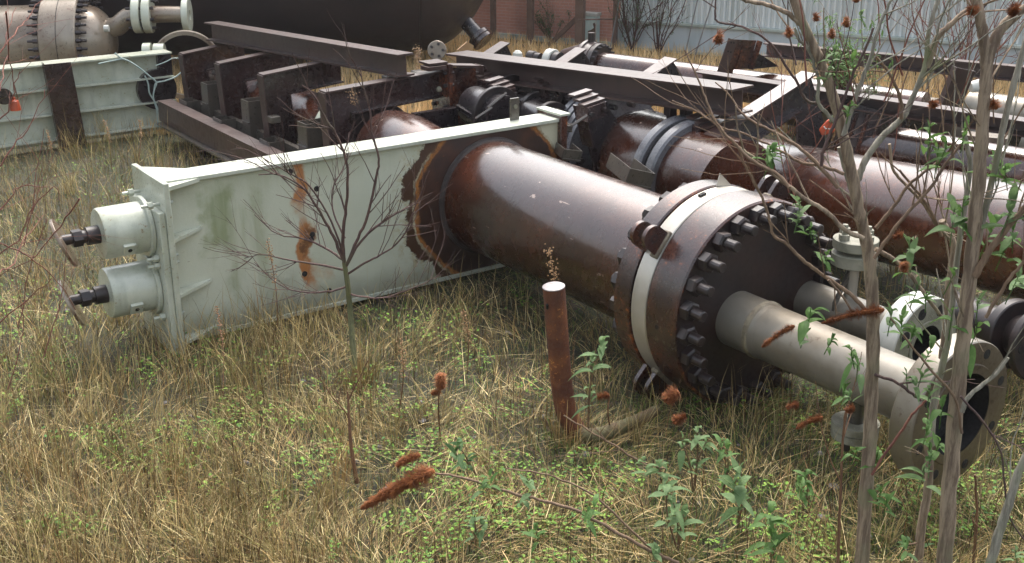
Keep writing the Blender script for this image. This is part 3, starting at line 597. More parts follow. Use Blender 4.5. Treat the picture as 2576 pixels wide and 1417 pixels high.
m = MB(); m.beam(Y_(.30, -1.30, .60), Y_(.62, -1.30, .60), .13, .05, .008, .008, kind='C'); m.beam(Y_(.62, -1.28, .62), Y_(.62, -.5, .50), .03, .03, .004, .02); part('side_channel', m, M['dark'], sk)
for k in range(3):
    m = MB(); m.beam(Y_(.70+.09*k, -1.35, .44-.0*k), Y_(.78+.09*k, -.42, .40), .05, .035, .006, .006); part('cross_rail', m, M['steel'], sk)

# ------------------------------------------------------------------ two loose girders lying across the frames
B1a = Y_(.338, -1.44, .80); B1b = Y_(.12, -4.15, .70)
zb = .145
m = MB(); m.beam(B1a+ZZ*(zb+.006), B1b+ZZ*(zb+.013), zb-.002, .125, .012, .009); single('steel_girder', m, M['beam'], 'left brown girder lying across the tops of the four bent frames', 'girder', 'loose brown girders lying across frames')
B2a = atz(1148, 131, .84); B2b = atz(1869, 220, .94)
m = MB(); m.beam(B2a, B2b, .15, .20, .012, .009); single('steel_girder', m, M['beam'], 'wide long girder with a bright wet top lying over the tilted frames in the middle', 'girder', 'loose brown girders lying across frames')

# ------------------------------------------------------------------ tilted skid in the middle
BDIR = np.array([.62, -.785, 0.]); BDIR /= np.linalg.norm(BDIR)
ts = root('tilted_skid', 'tilted dark skid with slanting frames, ribbed coupling and clamped pipe', 'pipe skid', (1.0, 7.2, 0))
def plane(P): return lambda x, y: atpl(x, y, P, BDIR)
def strut(P, tl, tr, depth, right_drop, fl=.055):
    """slanting frame beam: tl/tr picture ends of its upper edge in the upright plane through P"""
    f = plane(P); a_, b_ = f(*tl), f(*tr); d = b_-a_; d /= np.linalg.norm(d); n = np.cross(BDIR, d); n = n if n[2] > 0 else -n
    m = MB(); poly = [a_, b_]
    if right_drop is not None:
        c_ = f(*right_drop[0]); poly += [c_]+[f(*q) for q in right_drop[1:]]
    poly += [b_-n*depth+(-d*.19 if right_drop is not None else 0*d), a_-n*depth]
    m.prism(poly, -BDIR*.012); fr = part('frame', m, M['dark'], ts)
    m = MB(); L_ = np.linalg.norm(b_-a_); m.box((a_+b_)/2+n*.005-BDIR*.006, d*L_/2, BDIR*fl, n*.005); part('frame_flange', m, M['beam'], fr, top=ts)
    m = MB(); m.box((a_+b_)/2-n*(depth+.005)-d*.08, d*(L_/2-.08), BDIR*fl*.8, n*.005); part('inner_flange', m, M['steel'], fr, top=ts)
    return fr
strut((1.6, 6.75, 0), (1790, 346), (2038, 186), .155, [z5(1810, 1080), (2080, 420), z5(1480, 1500), z5(1475, 1100)])
strut((.85, 7.45, 0), (1526, 264), (1690, 149), .15, [(1722, 200), (1700, 240)])
strut((.35, 8.2, 0), (1296, 241), (1464, 124), .145, [(1497, 175), (1478, 210)])
strut((-.1, 8.9, 0), (1160, 182), (1273, 109), .14, [(1290, 145), (1275, 170)])
for (P, bl, col) in (((1.0, 7.2, 0), [z2(1920, 800), z2(2120, 790), z2(2200, 900), z2(2390, 1400), z2(2080, 1400), z2(1990, 1100)], 'dark'),
                     ((.45, 7.9, 0), [z2(1225, 810), z2(1420, 690), z2(1560, 1010), z2(1240, 1010)], 'dark'),
                     ((1.3, 6.7, 0), [z3(225, 890), z3(465, 900), z3(560, 1080), z3(620, 1330), z3(300, 1330), z3(200, 1100)], 'dark')):
    f = plane(P); m = MB(); m.prism([f(*q) for q in bl], -BDIR*.014); part('frame_leg', m, M[col], ts)
    m = MB(); a_, b_ = f(*bl[0]), f(*bl[-1]); d = b_-a_; L_ = np.linalg.norm(d); d /= L_; n = np.cross(BDIR, d); m.box((a_+b_)/2-BDIR*.006, d*L_/2, BDIR*.05, n*.005); part('leg_flange', m, M['steel'], ts)
Zc = reg(1248, 0, 2.3207)
f = plane((.85, 7.42, 0)); m = MB(); m.prism([f(*Zc(*q)) for q in ((1110, 600), (1330, 640), (1340, 655), (1080, 870), (1010, 770), (1010, 680))], -BDIR*.012); part('gusset', m, M['steel'], ts)
# bolted splice heads with pale caps
for P, cx_, cy_, s_ in (((1.0, 7.15, 0), 2010, 775, 1.), ((.45, 7.85, 0), 1350, 665, .85), ((1.3, 6.65, 0), 0, 0, 1.1), ((.75, 7.9, 0), 1700, 660, .7), ((.4, 8.2, 0), 1230, 600, .7)):
    f = plane(P); c = f(*(z2(cx_, cy_) if cx_ else z3(345, 895)))
    X = np.cross(BDIR, ZZ); X = X if X[0] > 0 else -X; dd = X*.95+ZZ*.12
    m = MB()
    for q, e in ((0, 0), (1, .05), (2, .10)): m.box(c+ZZ*(.006+.018*q)+BDIR*(-e), dd*(.085-.006*q)*s_, BDIR*.028, ZZ*.006)
    part('cap_plate', m, M['beam'], ts)
    m = MB(); m.box(c-ZZ*.045*s_, dd*.075*s_, BDIR*.05, ZZ*.042*s_); hd = part('splice_head', m, M['steel'], ts)
    for q in (-.055, .055):
        m = MB(); m.lathe(c+dd*q*s_-ZZ*.045*s_+BDIR*.04, BDIR, [(0, .014), (.03, .014)], 6); part('bolt', m, M['bolt'], hd, top=ts)
# pipe with grooved coupling, swollen body and clamp rings
PB = np.array([.53, -.848, 0]); PB /= np.linalg.norm(PB)
c0 = np.array([.585, 7.28, .385])
m = MB(); prof = []
for k in range(4):
    a0 = k*.062; prof += [(a0, .30), (a0+.002, .368), (a0+.044, .368), (a0+.047, .30)]
m.lathe(c0-PB*.10, PB, prof, 72, True, True); part('grooved_coupling', m, M['ringgrey'], ts)
m = MB(); m.lathe(c0+PB*.15, PB, [(0, .20), (.08, .26), (.10, .265), (.16, .30), (.24, .312), (.62, .312)], 72, True, True); part('swollen_body', m, M['pipe'], ts)
for k in range(14):
    a_ = 2*math.pi*k/14; X = np.cross(PB, ZZ); c = c0+PB*.148+(X*math.cos(a_)+ZZ*math.sin(a_))*.31
    m = MB(); m.lathe(c, PB, [(0, .017), (.055, .017)], 6); part('bolt', m, M['bolt'], ts)
for q in (.70, .82):
    m = MB(); m.ring(c0+PB*q, PB, .28, .345, .075, 72, .012); part('clamp_ring', m, M['ringgrey'], ts)
m = MB(); m.ring(c0+PB*.775, PB, .25, .31, .045, 72, .002); part('clamp_gap', m, M['black'], ts)
m = MB(); m.lathe(c0+PB*.895, PB, [(0, .30), (.34, .30)], 64); part('pipe_end', m, M['pipe'], ts)
for q, qy in ((1687, 268), (1727, 276)):
    c = atY(q, qy, 6.72); m = MB(); m.box(c, PB*.03, np.cross(PB, ZZ)*.03, ZZ*.006); m.box(c-ZZ*.03, PB*.028, np.cross(PB, ZZ)*.026, ZZ*.023); m.tube([c-ZZ*.03, c-ZZ*.13], .022, 10); part('clamp_lug', m, M['bolt'], ts)
def tray(P, a_, b_, wd=.09, ds=.30):   # open channel end seen in the picture: a_ upper left, b_ upper right of its face
    f = plane(P); p, q = f(*a_), f(*b_); d = q-p; L_ = np.linalg.norm(d); d /= L_; m = MB(); back = -BDIR*.8+np.array([.45, .55, 0])*.6; back /= np.linalg.norm(back)
    n = np.cross(d, back); n = n if n[2] > 0 else -n; mid = (p+q)/2
    m.box(mid-n*wd/2, d*L_/2, back*.004, n*wd/2); m.box(p+back*ds/2-n*wd/2, back*ds/2, d*.004, n*(wd/2-.001)); m.box(q+back*ds/2-n*wd/2, back*ds/2, d*.004, n*(wd/2-.001)); m.box(mid+back*ds/2-n*wd, d*(L_/2-.005), back*(ds/2-.005), n*.004)
    m.box(mid-n*wd-BDIR*-.003, d*L_/2*1.02, back*.012, n*.005)
    part('channel_stub', m, M['bracket'], ts)
tray((1.05, 5.95, 0), (1588, 424), (1648, 437), .085, .32); tray((.75, 6.55, 0), (1421, 375), (1465, 381), .06, .2); tray((.7, 6.75, 0), (1400, 313), (1440, 318), .03, .2)
for a_, b_, P in ((z2(1230, 810), z2(1370, 700), (.4, 7.3, 0)), (z2(1860, 945), z2(1975, 870), (.75, 6.8, 0)), (z2(1140, 890), z2(1260, 810), (.3, 7.2, 0))):
    m = MB(); f = plane(P); m.tube([f(*a_), f(*b_)], .008, 5); part('thin_rod', m, M['bracket'], ts)
# small dark cylinders between the frames
for x, y, Y, r, L_ in ((1240, 235, 7.9, .12, .3), (1300, 262, 7.7, .09, .3), (1385, 240, 8.0, .10, .35), (1190, 265, 7.6, .13, .4), (1205, 215, 8.3, .12, .3), (1350, 200, 8.4, .10, .3), (1420, 215, 8.2, .09, .2), (1330, 290, 7.4, .1, .35)):
    c = atY(x, y, Y); m = MB(); m.lathe(c, PB, [(0, r*.8), (.02, r), (L_, r)], 32); q = part('pipe_stub', m, M['dark'] if int(x) % 3 else M['pipe'], ts)
    m = MB(); m.ring(c+PB*L_*.7, PB, r*.9, r*1.35, .035, 32, .004); part('stub_flange', m, M['bolt'], q, top=ts)
m = MB(); c0b = atY(1270, 240, 8.1); m.lathe(c0b+BDIR*0-ZZ*.12, PB, [(0, .10), (1.0, .10)], 28); part('thin_pipe', m, M['steel'], ts)
for k in range(5):
    c = atY(1290+60*k, 300+14*k, 7.25-.12*k); m = MB(); m.box(c*[1, 1, 0]+ZZ*.06, PB*.3, np.cross(PB, ZZ)*.05, ZZ*.06); part('base_beam', m, M['dark'], ts)

# ------------------------------------------------------------------ long smooth pipe at the right
LP0 = np.array([1.28, 7.36, .205]); LD = np.array([.459, -.883, .101])
lp = root('long_pipe', 'long smooth dark brown pipe running out of the picture at the right', 'pipe', (1.6, 6.7, 0))
m = MB(); m.lathe(LP0, LD, [(0, .22), (.10, .262), (.18, .27), (4.4, .27)], 96, True, True); part('barrel', m, M['pipe'], lp)
m = MB(); m.lathe(LP0+LD*.20, LD, [(0, .2702), (.006, .275), (.02, .275), (.026, .2702)], 96, False, False); part('weld_seam', m, M['weldd'], lp)
for q in (1.2, 3.0):
    c = LP0+LD*q; m = MB(); m.box(c*[1, 1, 0]+ZZ*(c[2]-.2)/2, np.array([.8, .45, 0])*.22, LD*.06, ZZ*max(.02, (c[2]-.2)/2)); part('chock', m, M['dark'], lp)
# flange pair standing far right beyond the outlet flange
df = root('dark_flange', 'small dark grey flange with bolt holes beside the end of the outlet pipes', 'flange', atz(2620, 930))
c = atY(2612, 862, 4.45); fa = np.array([.35, -.93, .1])
m = MB(); m.ring(c, fa, .03, .165, .04, 40, .005); part('face', m, M['bolt'], df)
m = MB(); m.ring(c-fa*.16, fa, .03, .15, .05, 40, .005); m.lathe(c-fa*.5, fa, [(0, .09), (.49, .09)], 28); part('hub', m, M['bolt'], df)
for k in range(8):
    a_ = k*math.pi/4; X = np.cross(fa, ZZ); X /= np.linalg.norm(X); Z2 = np.cross(X, fa); q = c+fa*.041+(X*math.cos(a_)+Z2*math.sin(a_))*.125
    m = MB(); m.lathe(q, fa, [(0, .019), (.002, .018)], 14); part('bolt_hole', m, M['black'], df)

# ------------------------------------------------------------------ things in the back right
def longbeam(a_, b_, za, zb_, h, wd, mat, label, kind='I'):
    p, q = atz(a_[0], a_[1], za), atz(b_[0], b_[1], zb_); q = p+(q-p)*1.15; m = MB(); m.beam(p, q, h, wd, .010, .008, kind=kind)
    return single('steel_girder', m, mat, label, 'girder', 'girders at the back of the yard')
longbeam((1757, 178), (2600, 304), .66, .66, .095, .12, M['beam'], 'long low grey brown girder passing behind the slanting frame to the right edge', 'D')
longbeam((1925, 107), (2600, 169), .60, .60, .115, .10, M['beam'], 'highest grey brown girder running along in front of the warehouse', 'D')
P = (1.9, 9.2, 0)
cs = root('tilted_channel', 'short wide brown steel channel leaning in front of the warehouse', 'channel', (1.95, 9.2, 0))
n_ = np.array([.3, -.95, 0]); n_ /= np.linalg.norm(n_)
f = lambda x, y: atpl(x, y, P, n_)
m = MB(); m.prism([f(*z5(640, 45)), f(*z5(940, 60)), f(*z5(830, 430)), f(*z5(640, 440)), f(*z5(620, 520)), f(*z5(470, 490))], -n_*.012); part('web', m, M['flange'], cs)
m = MB(); a_, b_ = f(*z5(600, 35)), f(*z5(440, 500)); d = b_-a_; L_ = np.linalg.norm(d); d /= L_; x_ = np.cross(n_, d); x_ = x_ if x_[0] > 0 else -x_; m.box((a_+b_)/2+n_*.04, d*L_/2, x_*.04, n_*.006); m.box((a_+b_)/2+x_*.035+n_*.017, d*L_/2, x_*.005, n_*.0165); part('left_flange', m, M['beam'], cs)
m = MB(); a_, b_ = f(*z5(960, 60)), f(*z5(840, 430)); d = b_-a_; L_ = np.linalg.norm(d); d /= L_; x_ = np.cross(n_, d); m.box((a_+b_)/2+n_*.03, d*L_/2, x_*.007, n_*.032); part('right_flange', m, M['flange'], cs)
m = MB(); a_, b_ = f(*z5(760, 120)), f(*z5(660, 420)); d = b_-a_; L_ = np.linalg.norm(d); d /= L_; m.box((a_+b_)/2+n_*.01, d*L_/2, np.cross(n_, d)*.006, n_*.0095); part('stiffener', m, M['flange'], cs)
m = MB(); m.prism([f(*z5(905, 190)), f(*z5(1235, 400)), f(*z5(850, 440))], -n_*.1); part('gusset', m, M['dark'], cs)
m = MB(); q = f(*z5(560, 500)); m.tube([q*[1, 1, 0], q], .06, 8); part('foot', m, M['dark'], cs)
for x, y in ((570, 75), (605, 78), (530, 190), (565, 200)):
    m = MB(); m.lathe(f(*z5(x, y))+n_*.0465, n_, [(0, .007), (.002, .007)], 10); part('bolt_hole', m, M['black'], cs)
# white pipe with bolted flange just above the middle girder
WPd = np.array([.79, -.61, 0]); WPd /= np.linalg.norm(WPd); c = atY(1500, 168, 10.3)
wp = root('back_pipe', 'wet brown pipe with studded flange and lifting eye beyond the middle girder', 'pipe', c*[1, 1, 0])
m = MB(); m.lathe(c, WPd, [(0, .13), (2.9, .13)], 40); part('barrel', m, M['pipe'], wp)
m = MB(); m.lathe(c-WPd*.10, WPd, [(-.25, .12), (-.02, .20), (0, .225), (.03, .225), (.034, .21), (.10, .21)], 48); part('bell', m, M['beam'], wp)
m = MB(); m.ring(c+WPd*.0, WPd, .13, .205, .05, 40, .004); fl = part('flange', m, M['bolt'], wp)
for k in range(20):
    a_ = 2*math.pi*k/20; X = np.cross(WPd, ZZ); q = c+WPd*.05+(X*math.cos(a_)+ZZ*math.sin(a_))*.185
    m = MB(); m.lathe(q, WPd, [(0, .011), (.035, .011)], 6); part('bolt', m, M['bolt'], fl, top=wp)
m = MB(); m.tube([c-WPd*.06+ZZ*.2, c-WPd*.06+ZZ*.29], .03, 10); part('lifting_eye', m, M['bolt'], wp)
for q in (.3, 2.4):
    m = MB(); m.box((c+WPd*q)*[1, 1, 0]+ZZ*.06, WPd*.05, np.cross(WPd, ZZ)*.15, ZZ*.09); part('saddle', m, M['dark'], wp)
for x, y, Y, r, mt, lab in ((1378, 152, 10.0, .10, 'white', 'pale ring flange lying beyond the middle of the bright girder'), (1330, 143, 10.2, .055, 'bolt', 'small dark cylindrical fitting beyond the bright girder, near a pale knob')):
    c = atY(x, y, Y); rt = root('pipe_fitting', lab, 'pipe fitting', c*[1, 1, 0]); m = MB(); m.ring(c, WPd, 0, r, .07, 28, .006); part('rim', m, M[mt], rt)
    m = MB(); m.lathe(c+WPd*.07, WPd, [(0, r*.8), (.06, r*.8)], 24); part('hub', m, M['bolt'], rt); m = MB(); m.tube([c*[1, 1, 0], c], .03, 8); part('stand', m, M['dark'], rt)
c = atY(1302, 139, 10.2); rt = root('pipe_fitting', 'pale rounded knob beyond the bright girder, left of the dark fitting', 'pipe fitting', c*[1, 1, 0])
m = MB(); m.lathe(c-ZZ*.04, ZZ, [(0, .03), (.03, .045), (.06, .04), (.08, .02)], 16); part('knob', m, M['white'], rt); m = MB(); m.tube([c*[1, 1, 0], c-ZZ*.03], .025, 8); part('stand', m, M['dark'], rt)
# round blank with five bolts and plates behind the splice
c = atY(1100, 127, 8.6); nn_ = np.array([-.1, -.97, .2]); rt = root('round_blank', 'pinkish round blank plate with five dark bolts behind the splice plates', 'blank flange', c*[1, 1, 0])
m = MB(); m.lathe(c, nn_, [(-.03, .066), (0, .07), (.016, .07), (.02, .066)], 32); part('disc', m, M['stain2'], rt)
m = MB(); m.tube([c*[1, 1, 0]-nn_*.03, c-nn_*.02], .035, 10); part('stand_pipe', m, M['steel'], rt)
for k in range(5):
    a_ = R(90+72*k-15); X = np.array([1, 0, 0.]); Z2 = np.cross(X, nn_); q = c+nn_*.02+(X*math.cos(a_)-Z2*math.sin(a_))*.045
    m = MB(); m.lathe(q, nn_, [(0, .011), (.012, .010)], 8); part('bolt', m, M['bolt'], rt)
m = MB(); f = plane((-.3, 8.7, 0)); m.prism([f(*z2(1000, 378)), f(*z2(1075, 315)), f(*z2(1125, 345)), f(*z2(1110, 378)), f(*z2(1130, 400))], -BDIR*.01); m.prism([f(*z2(915, 415)), f(*z2(950, 410)), f(*z2(995, 420)), f(*z2(1018, 490))], -BDIR*.01)
tp = m; q = f(*z2(1060, 400)); m.tube([q*[1, 1, 0], q], .02, 6); single('tan_plate', m, M['tan'], 'tan primed angular plate behind the left end of the wide girder', 'plate')
# ribbed coupling pipe at the back right
CD = np.array([.72, -.69, 0]); CD /= np.linalg.norm(CD); c = atY(2250, 305, 8.9)
rc = root('ribbed_coupling', 'pale grey ribbed coupling on a stained pipe behind the long low girder', 'pipe', c*[1, 1, 0])
m = MB(); prof = []
for k in range(5): a0 = k*.052; prof += [(a0, .20), (a0+.002, .245), (a0+.034, .245), (a0+.036, .20)]
m.lathe(c-CD*.20, CD, prof, 56); part('ribs', m, M['oldgrey'], rc)
m = MB(); m.lathe(c+CD*.065, CD, [(0, .22), (.25, .22)], 48); part('sleeve', m, M['stain'], rc)
m = MB(); m.lathe(c-CD*1.0, CD, [(0, .17), (.79, .17)], 48); part('barrel', m, M['stain2'], rc)
m = MB(); m.lathe(c+CD*.32, CD, [(0, .17), (1.5, .17)], 40); part('barrel', m, M['stain'], rc)
m = MB(); m.ring(c-CD*.72, CD, .15, .25, .05, 48, .004); part('flange', m, M['tan'], rc)
m = MB(); m.ring(c-CD*.55, CD, .15, .235, .14, 48, .004); part('flange', m, M['stain2'], rc)
for q in (-.6, .6):
    m = MB(); m.box((c+CD*q)*[1, 1, 0]+ZZ*.05, CD*.06, np.cross(CD, ZZ)*.12, ZZ*.05); part('saddle', m, M['dark'], rc)
def post(x0, y0, x1, y1, Y, wd, mat, lab):
    p, q = atY(x0, y0, Y), atY(x1, y1, Y-.1); m = MB(); d = (q-p)/np.linalg.norm(q-p); x_ = np.cross(d, [0, 1, 0]); x_ /= np.linalg.norm(x_); L_ = np.linalg.norm(q-p)
    m.box((p+q)/2, d*L_/2, x_*wd/2, np.array([0, .006, 0])); m.box((p+q)/2+x_*(wd/2)+np.array([0, .04, 0]), d*L_/2, x_*.005, np.array([0, .045, 0])); m.box((p+q)/2-x_*(wd/2)+np.array([0, .04, 0]), d*L_/2, x_*.005, np.array([0, .045, 0]))
    single('steel_prop', m, mat, lab, 'steel prop', 'slanting props under the back girders')
post(2338, 400, 2430, 175, 8.35, .13, M['beam'], 'slanting brown prop right of the ribbed coupling, holding the highest girder')
post(2140, 330, 2108, 150, 8.9, .13, M['flange'], 'rust brown prop behind the tall slanting frame')
post(2255, 420, 2305, 300, 8.0, .09, M['dark'], 'short dark prop under the long low girder')
post(2520, 420, 2560, 320, 7.6, .09, M['dark'], 'dark prop under the low girder near the right edge')
m = MB(); c = atY(2475, 215, 9.0); m.tube([c+np.array([-.1, 0, -.02]), c, c+np.array([.03, 0, .06])], [.05, .06, .045], 16); m.tube([c*[1, 1, 0], c], .04, 8); single('pale_elbow', m, M['white'], 'bright wet pipe elbow seen between the stems below the highest girder', 'pipe elbow')
m = MB(); c = atY(2520, 285, 8.8); m.lathe(c, CD, [(-.25, .14), (.9, .14)], 32); m.tube([c*[1, 1, 0], c], .05, 8); single('pale_pipe', m, M['stain'], 'pale stained pipe at the right edge behind the low girder', 'pipe')
# dark ribbed vessel and beige pipe in the shade below the low girder
c = atY(2165, 300, 7.7); sv = root('dark_ribbed_drum', 'dark drum with upright ribs under the low girder right of the tall slanting frame', 'drum', c*[1, 1, 0])
m = MB(); m.lathe(c*[1, 1, 0]+ZZ*.02, np.array([.2, 0, 1.]), [(0, .24), (.56, .22)], 40); part('shell', m, M['dark'], sv)
for k in range(8):
    a_ = R(200+20*k); m = MB(); q = np.array([math.cos(a_), math.sin(a_), 0])*.235; m.tube([c*[1, 1, 0]+q+ZZ*.03, c*[1, 1, 0]+q*.93+ZZ*.55+np.array([.1, 0, 0])], .014, 6); part('rib', m, M['flange'], sv)
m = MB(); c = atY(2250, 385, 7.5); m.lathe(c-CD*.2, CD, [(0, .17), (1.3, .17)], 40); single('shaded_pipe', m, M['pipe'], 'brown pipe in the shade behind the long smooth pipe', 'pipe')
m = MB(); c = atY(2470, 395, 7.2); 
for k in range(4): m.box(c+ZZ*(-.12+.075*k)+np.array([.01*(k % 2), 0, 0]), np.array([.12, -.05, 0]), np.array([.05, .12, 0])*.5, ZZ*.036)
single('block_stack', m, M['stain2'], 'stack of pale worn blocks behind the long smooth pipe at the right', 'blocks')
# rusted bent post
ps = spline([atY(1393, 722, 4.15), atY(1403, 850, 4.16), atY(1412, 960, 4.17), atY(1426, 1040, 4.17), atY(1452, 1090, 4.16)], 4)
rpz = root('rusty_post', 'rust covered round post with a pale flat top, bent at its foot', 'post', atz(1440, 1100))
m = MB(); m.tube(ps, .0425, 28); part('upright', m, M['rustpost'], rpz)
tp_ = ps[0]; ax = (ps[0]-ps[2]); ax /= np.linalg.norm(ax); m = MB(); m.lathe(tp_-ax*.001, ax, [(0, .0432), (.004, .0432), (.006, .040)], 28); part('top_cap', m, M['posttop'], rpz)
m = MB(); m.tube([ps[2]-np.array([.0, .043, 0])+np.array([-.033, .012, .03])*1, ps[2]-np.array([.0, .043, 0])+np.array([-.035, .004, .05])], .005, 8); part('side_hole', m, M['black'], rpz)
m = MB(); m.tube(spline([ps[-3], ps[-1]+ZZ*.0, atz(1500, 1096, .03), atz(1565, 1074, .035), atz(1620, 1050, .045), atz(1655, 1030, .06)], 6), [.043, .042, .042, .041, .040, .038, .036]+[.034-.0006*k for k in range(24)], 20); part('bent_foot', m, M['rustpost'] if False else M['mosspipe'], rpz)
# orange caps
oc = root('orange_cap', 'bright orange plastic cap with thin wire, hanging by the shrub fork', 'plastic cap', atY(2080, 330, 6.6))
f = lambda x, y: atY(*z3(x, y), 6.6)
m = MB(); m.prism([f(1190, 850), f(1225, 935), f(1205, 955), f(1130, 975), f(1108, 930), f(1160, 870)], np.array([.01, .03, 0])); part('cone', m, M['orange'], oc, bev=.008)
m = MB(); m.tube([f(1140, 900)-[0, .02, 0], f(1150, 915)-[0, .02, 0], f(1195, 918)-[0, .02, 0]], .004, 5); part('wire', m, M['white'], oc)
m = MB(); c = f(1208, 855); m.lathe(c-ZZ*.02, np.array([.3, 0, 1.]), [(0, .02), (.02, .024), (.04, .015)], 14); part('pale_neck', m, M['leafy'], oc)
c = onT(*z1(112, 790), gt+.14); oc = root('orange_cap', 'small rusty orange cap stuck on the pale green girder at the left edge', 'plastic cap', c)
m = MB(); m.lathe(c-ZZ*.04, ZZ, [(0, .040), (.03, .038), (.07, .030), (.08, .016)], 20); part('shell', m, M['orange'], oc); m = MB(); m.lathe(c+ZZ*.04, ZZ, [(0, .012), (.018, .010)], 10); part('knob', m, M['orange'], oc)
c = onT(*z1(20, 720), gt+.14); m = MB(); m.lathe(c, A, [(0, .06), (.05, .06)], 20); single('dark_plug', m, M['dark'], 'dark round plug on the green girder left of the small orange cap', 'plug')
# ------------------------------------------------------------------ grass, weeds, thatch (numpy ribbons with a tint of their own)
def vnoise(x, y, s, seed):
    r = np.random.default_rng(seed); T = r.random((64, 64)); u = np.asarray(x)*s+31.7; v = np.asarray(y)*s+11.3
    i = np.floor(u).astype(int); j = np.floor(v).astype(int); fu = u-i; fv = v-j; fu = fu*fu*(3-2*fu); fv = fv*fv*(3-2*fv)
    g = lambda a, b: T[a % 64, b % 64]
    return (g(i, j)*(1-fu)+g(i+1, j)*fu)*(1-fv)+(g(i, j+1)*(1-fu)+g(i+1, j+1)*fu)*fv
def sample(n, y0, y1, power=1.6, margin=1.25):
    u = rng.random(n); a = 1-power; Y = (y0**a+u*(y1**a-y0**a))**(1/a)*1.0
    X = (rng.random(n)*2-1)*(Y*.455*margin+.35); return X, Y
def px_of(X, Y, Z=0):
    d = np.stack([X, Y, np.zeros_like(X)+Z-CAMZ], -1); z = d@FW; return PW/2+FPX*(d@RT)/z, PH/2-FPX*(d@UPV)/z
def ribbons(name, X, Y, H, W, lean, col, label, az=None, base=None, curl=1., z0=None):
    n = len(X); az = rng.random(n)*2*math.pi if az is None else az; yaw = rng.random(n)*math.pi
    z0 = (np.full(n, -.03) if z0 is None else z0)
    dirx, diry = np.cos(az), np.sin(az); wx, wy = np.cos(yaw)*W/2, np.sin(yaw)*W/2
    V = np.zeros((n, 7, 3)); lv = [0, .4, .75, 1.]
    for k, q in enumerate(lv):
        off = np.sin(lean)*H*(q**(1+curl)); zz = z0+np.cos(lean)*H*q*(1-.25*curl*q*np.abs(np.sin(lean)))
        cx_, cy_ = X+dirx*off, Y+diry*off; wk = [1, .85, .55, 0][k]
        if k < 3: V[:, 2*k] = np.stack([cx_-wx*wk, cy_-wy*wk, zz], -1); V[:, 2*k+1] = np.stack([cx_+wx*wk, cy_+wy*wk, zz], -1)
        else: V[:, 6] = np.stack([cx_, cy_, zz], -1)
    F = np.array([[0, 1, 3, 2], [2, 3, 5, 4]]); b = (np.arange(n)*7)[:, None, None]
    q4 = (F[None]+b).reshape(-1, 4); t3 = (np.array([[4, 5, 6]])[None]+b).reshape(-1, 3)
    return make_mesh(name, V.reshape(-1, 3), q4, t3, np.repeat(col, 7, 0), label)
def make_mesh(name, V, q4, t3, col, label):
    me = bpy.data.meshes.new(name); me.vertices.add(len(V)); me.vertices.foreach_set('co', V.astype(np.float32).ravel())
    nl = len(q4)*4+len(t3)*3; me.loops.add(nl); me.loops.foreach_set('vertex_index', np.concatenate([q4.ravel(), t3.ravel()]).astype(np.int32))
    me.polygons.add(len(q4)+len(t3)); st = np.concatenate([np.arange(len(q4))*4, len(q4)*4+np.arange(len(t3))*3]).astype(np.int32)
    me.polygons.foreach_set('loop_start', st); me.update(calc_edges=True)
    ca = me.color_attributes.new('tint', 'FLOAT_COLOR', 'POINT'); ca.data.foreach_set('color', np.concatenate([col, np.ones((len(col), 1))], 1).astype(np.float32).ravel())
    me.materials.append(M['grass']); me.validate()
    o = bpy.data.objects.new(name, me); sc.collection.objects.link(o); o['kind'] = 'stuff'; o['label'] = label; return o
def tint(n, cols, wts, var=.25):
    cols = np.array(cols)*[1.14, 1.07, .88]
    cols = np.array(cols); k = rng.choice(len(cols), n, p=np.array(wts)/sum(wts)); v = 1+var*(rng.random((n, 1))*2-1); return cols[k]*v
STRAW = [(.35, .285, .15), (.26, .205, .10), (.47, .41, .26), (.14, .10, .055), (.29, .20, .095), (.19, .19, .08)]
GREEN = [(.13, .22, .045), (.14, .20, .06), (.075, .11, .035), (.18, .21, .075)]
def green_amount(X, Y):      # greener towards the right foreground, tan at the left
    px, py = px_of(X, Y); g = np.clip((px-700)/900, 0, 1)*np.clip((py-760)/350, 0, 1)
    g = np.maximum(g, .30*np.clip((900-px)/500, 0, 1)*np.clip((700-py)/200, 0, 1))
    return np.clip(g*1.15+.9*(vnoise(X, Y, 1.6, 3)-.48)+.5*(vnoise(X, Y, 5, 4)-.5), 0, 1)
# 1 thatch: short criss-crossing dead blades lying low
n = 120000; X, Y = sample(n, 2.9, 11.5, 1.9); pn = vnoise(X, Y, 4, 9)*.6+vnoise(X, Y, 14, 10)*.4
k = rng.random(n) < np.clip(.25+1.5*(pn-.25), .12, 1); X, Y = X[k], Y[k]; n = len(X)
ribbons('thatch', X, Y, rng.uniform(.04, .15, n), rng.uniform(.0014, .0034, n), rng.uniform(.8, 1.5, n), tint(n, STRAW+[(.10, .07, .04)], [3, 3, 3, 4, 3, 3, 3], .4), 'low mat of dead brown grass over the yard', az=vnoise(X, Y, .9, 41)*14+rng.normal(0, .8, n), z0=rng.uniform(-.03, .025, n), curl=.4)
# 2 short green grass
n = 120000; X, Y = sample(n, 2.9, 11.5, 1.9); ga = green_amount(X, Y); k = rng.random(n) < ga*.9+.16; X, Y = X[k], Y[k]; n = len(X)
ribbons('green_grass', X, Y, rng.uniform(.025, .09, n), rng.uniform(.0016, .0036, n), rng.uniform(.1, 1.1, n), tint(n, GREEN+[(.20, .20, .08), (.05, .08, .025)], [3, 3, 3, 2, 1.5, 3], .35), 'short green grass patches')
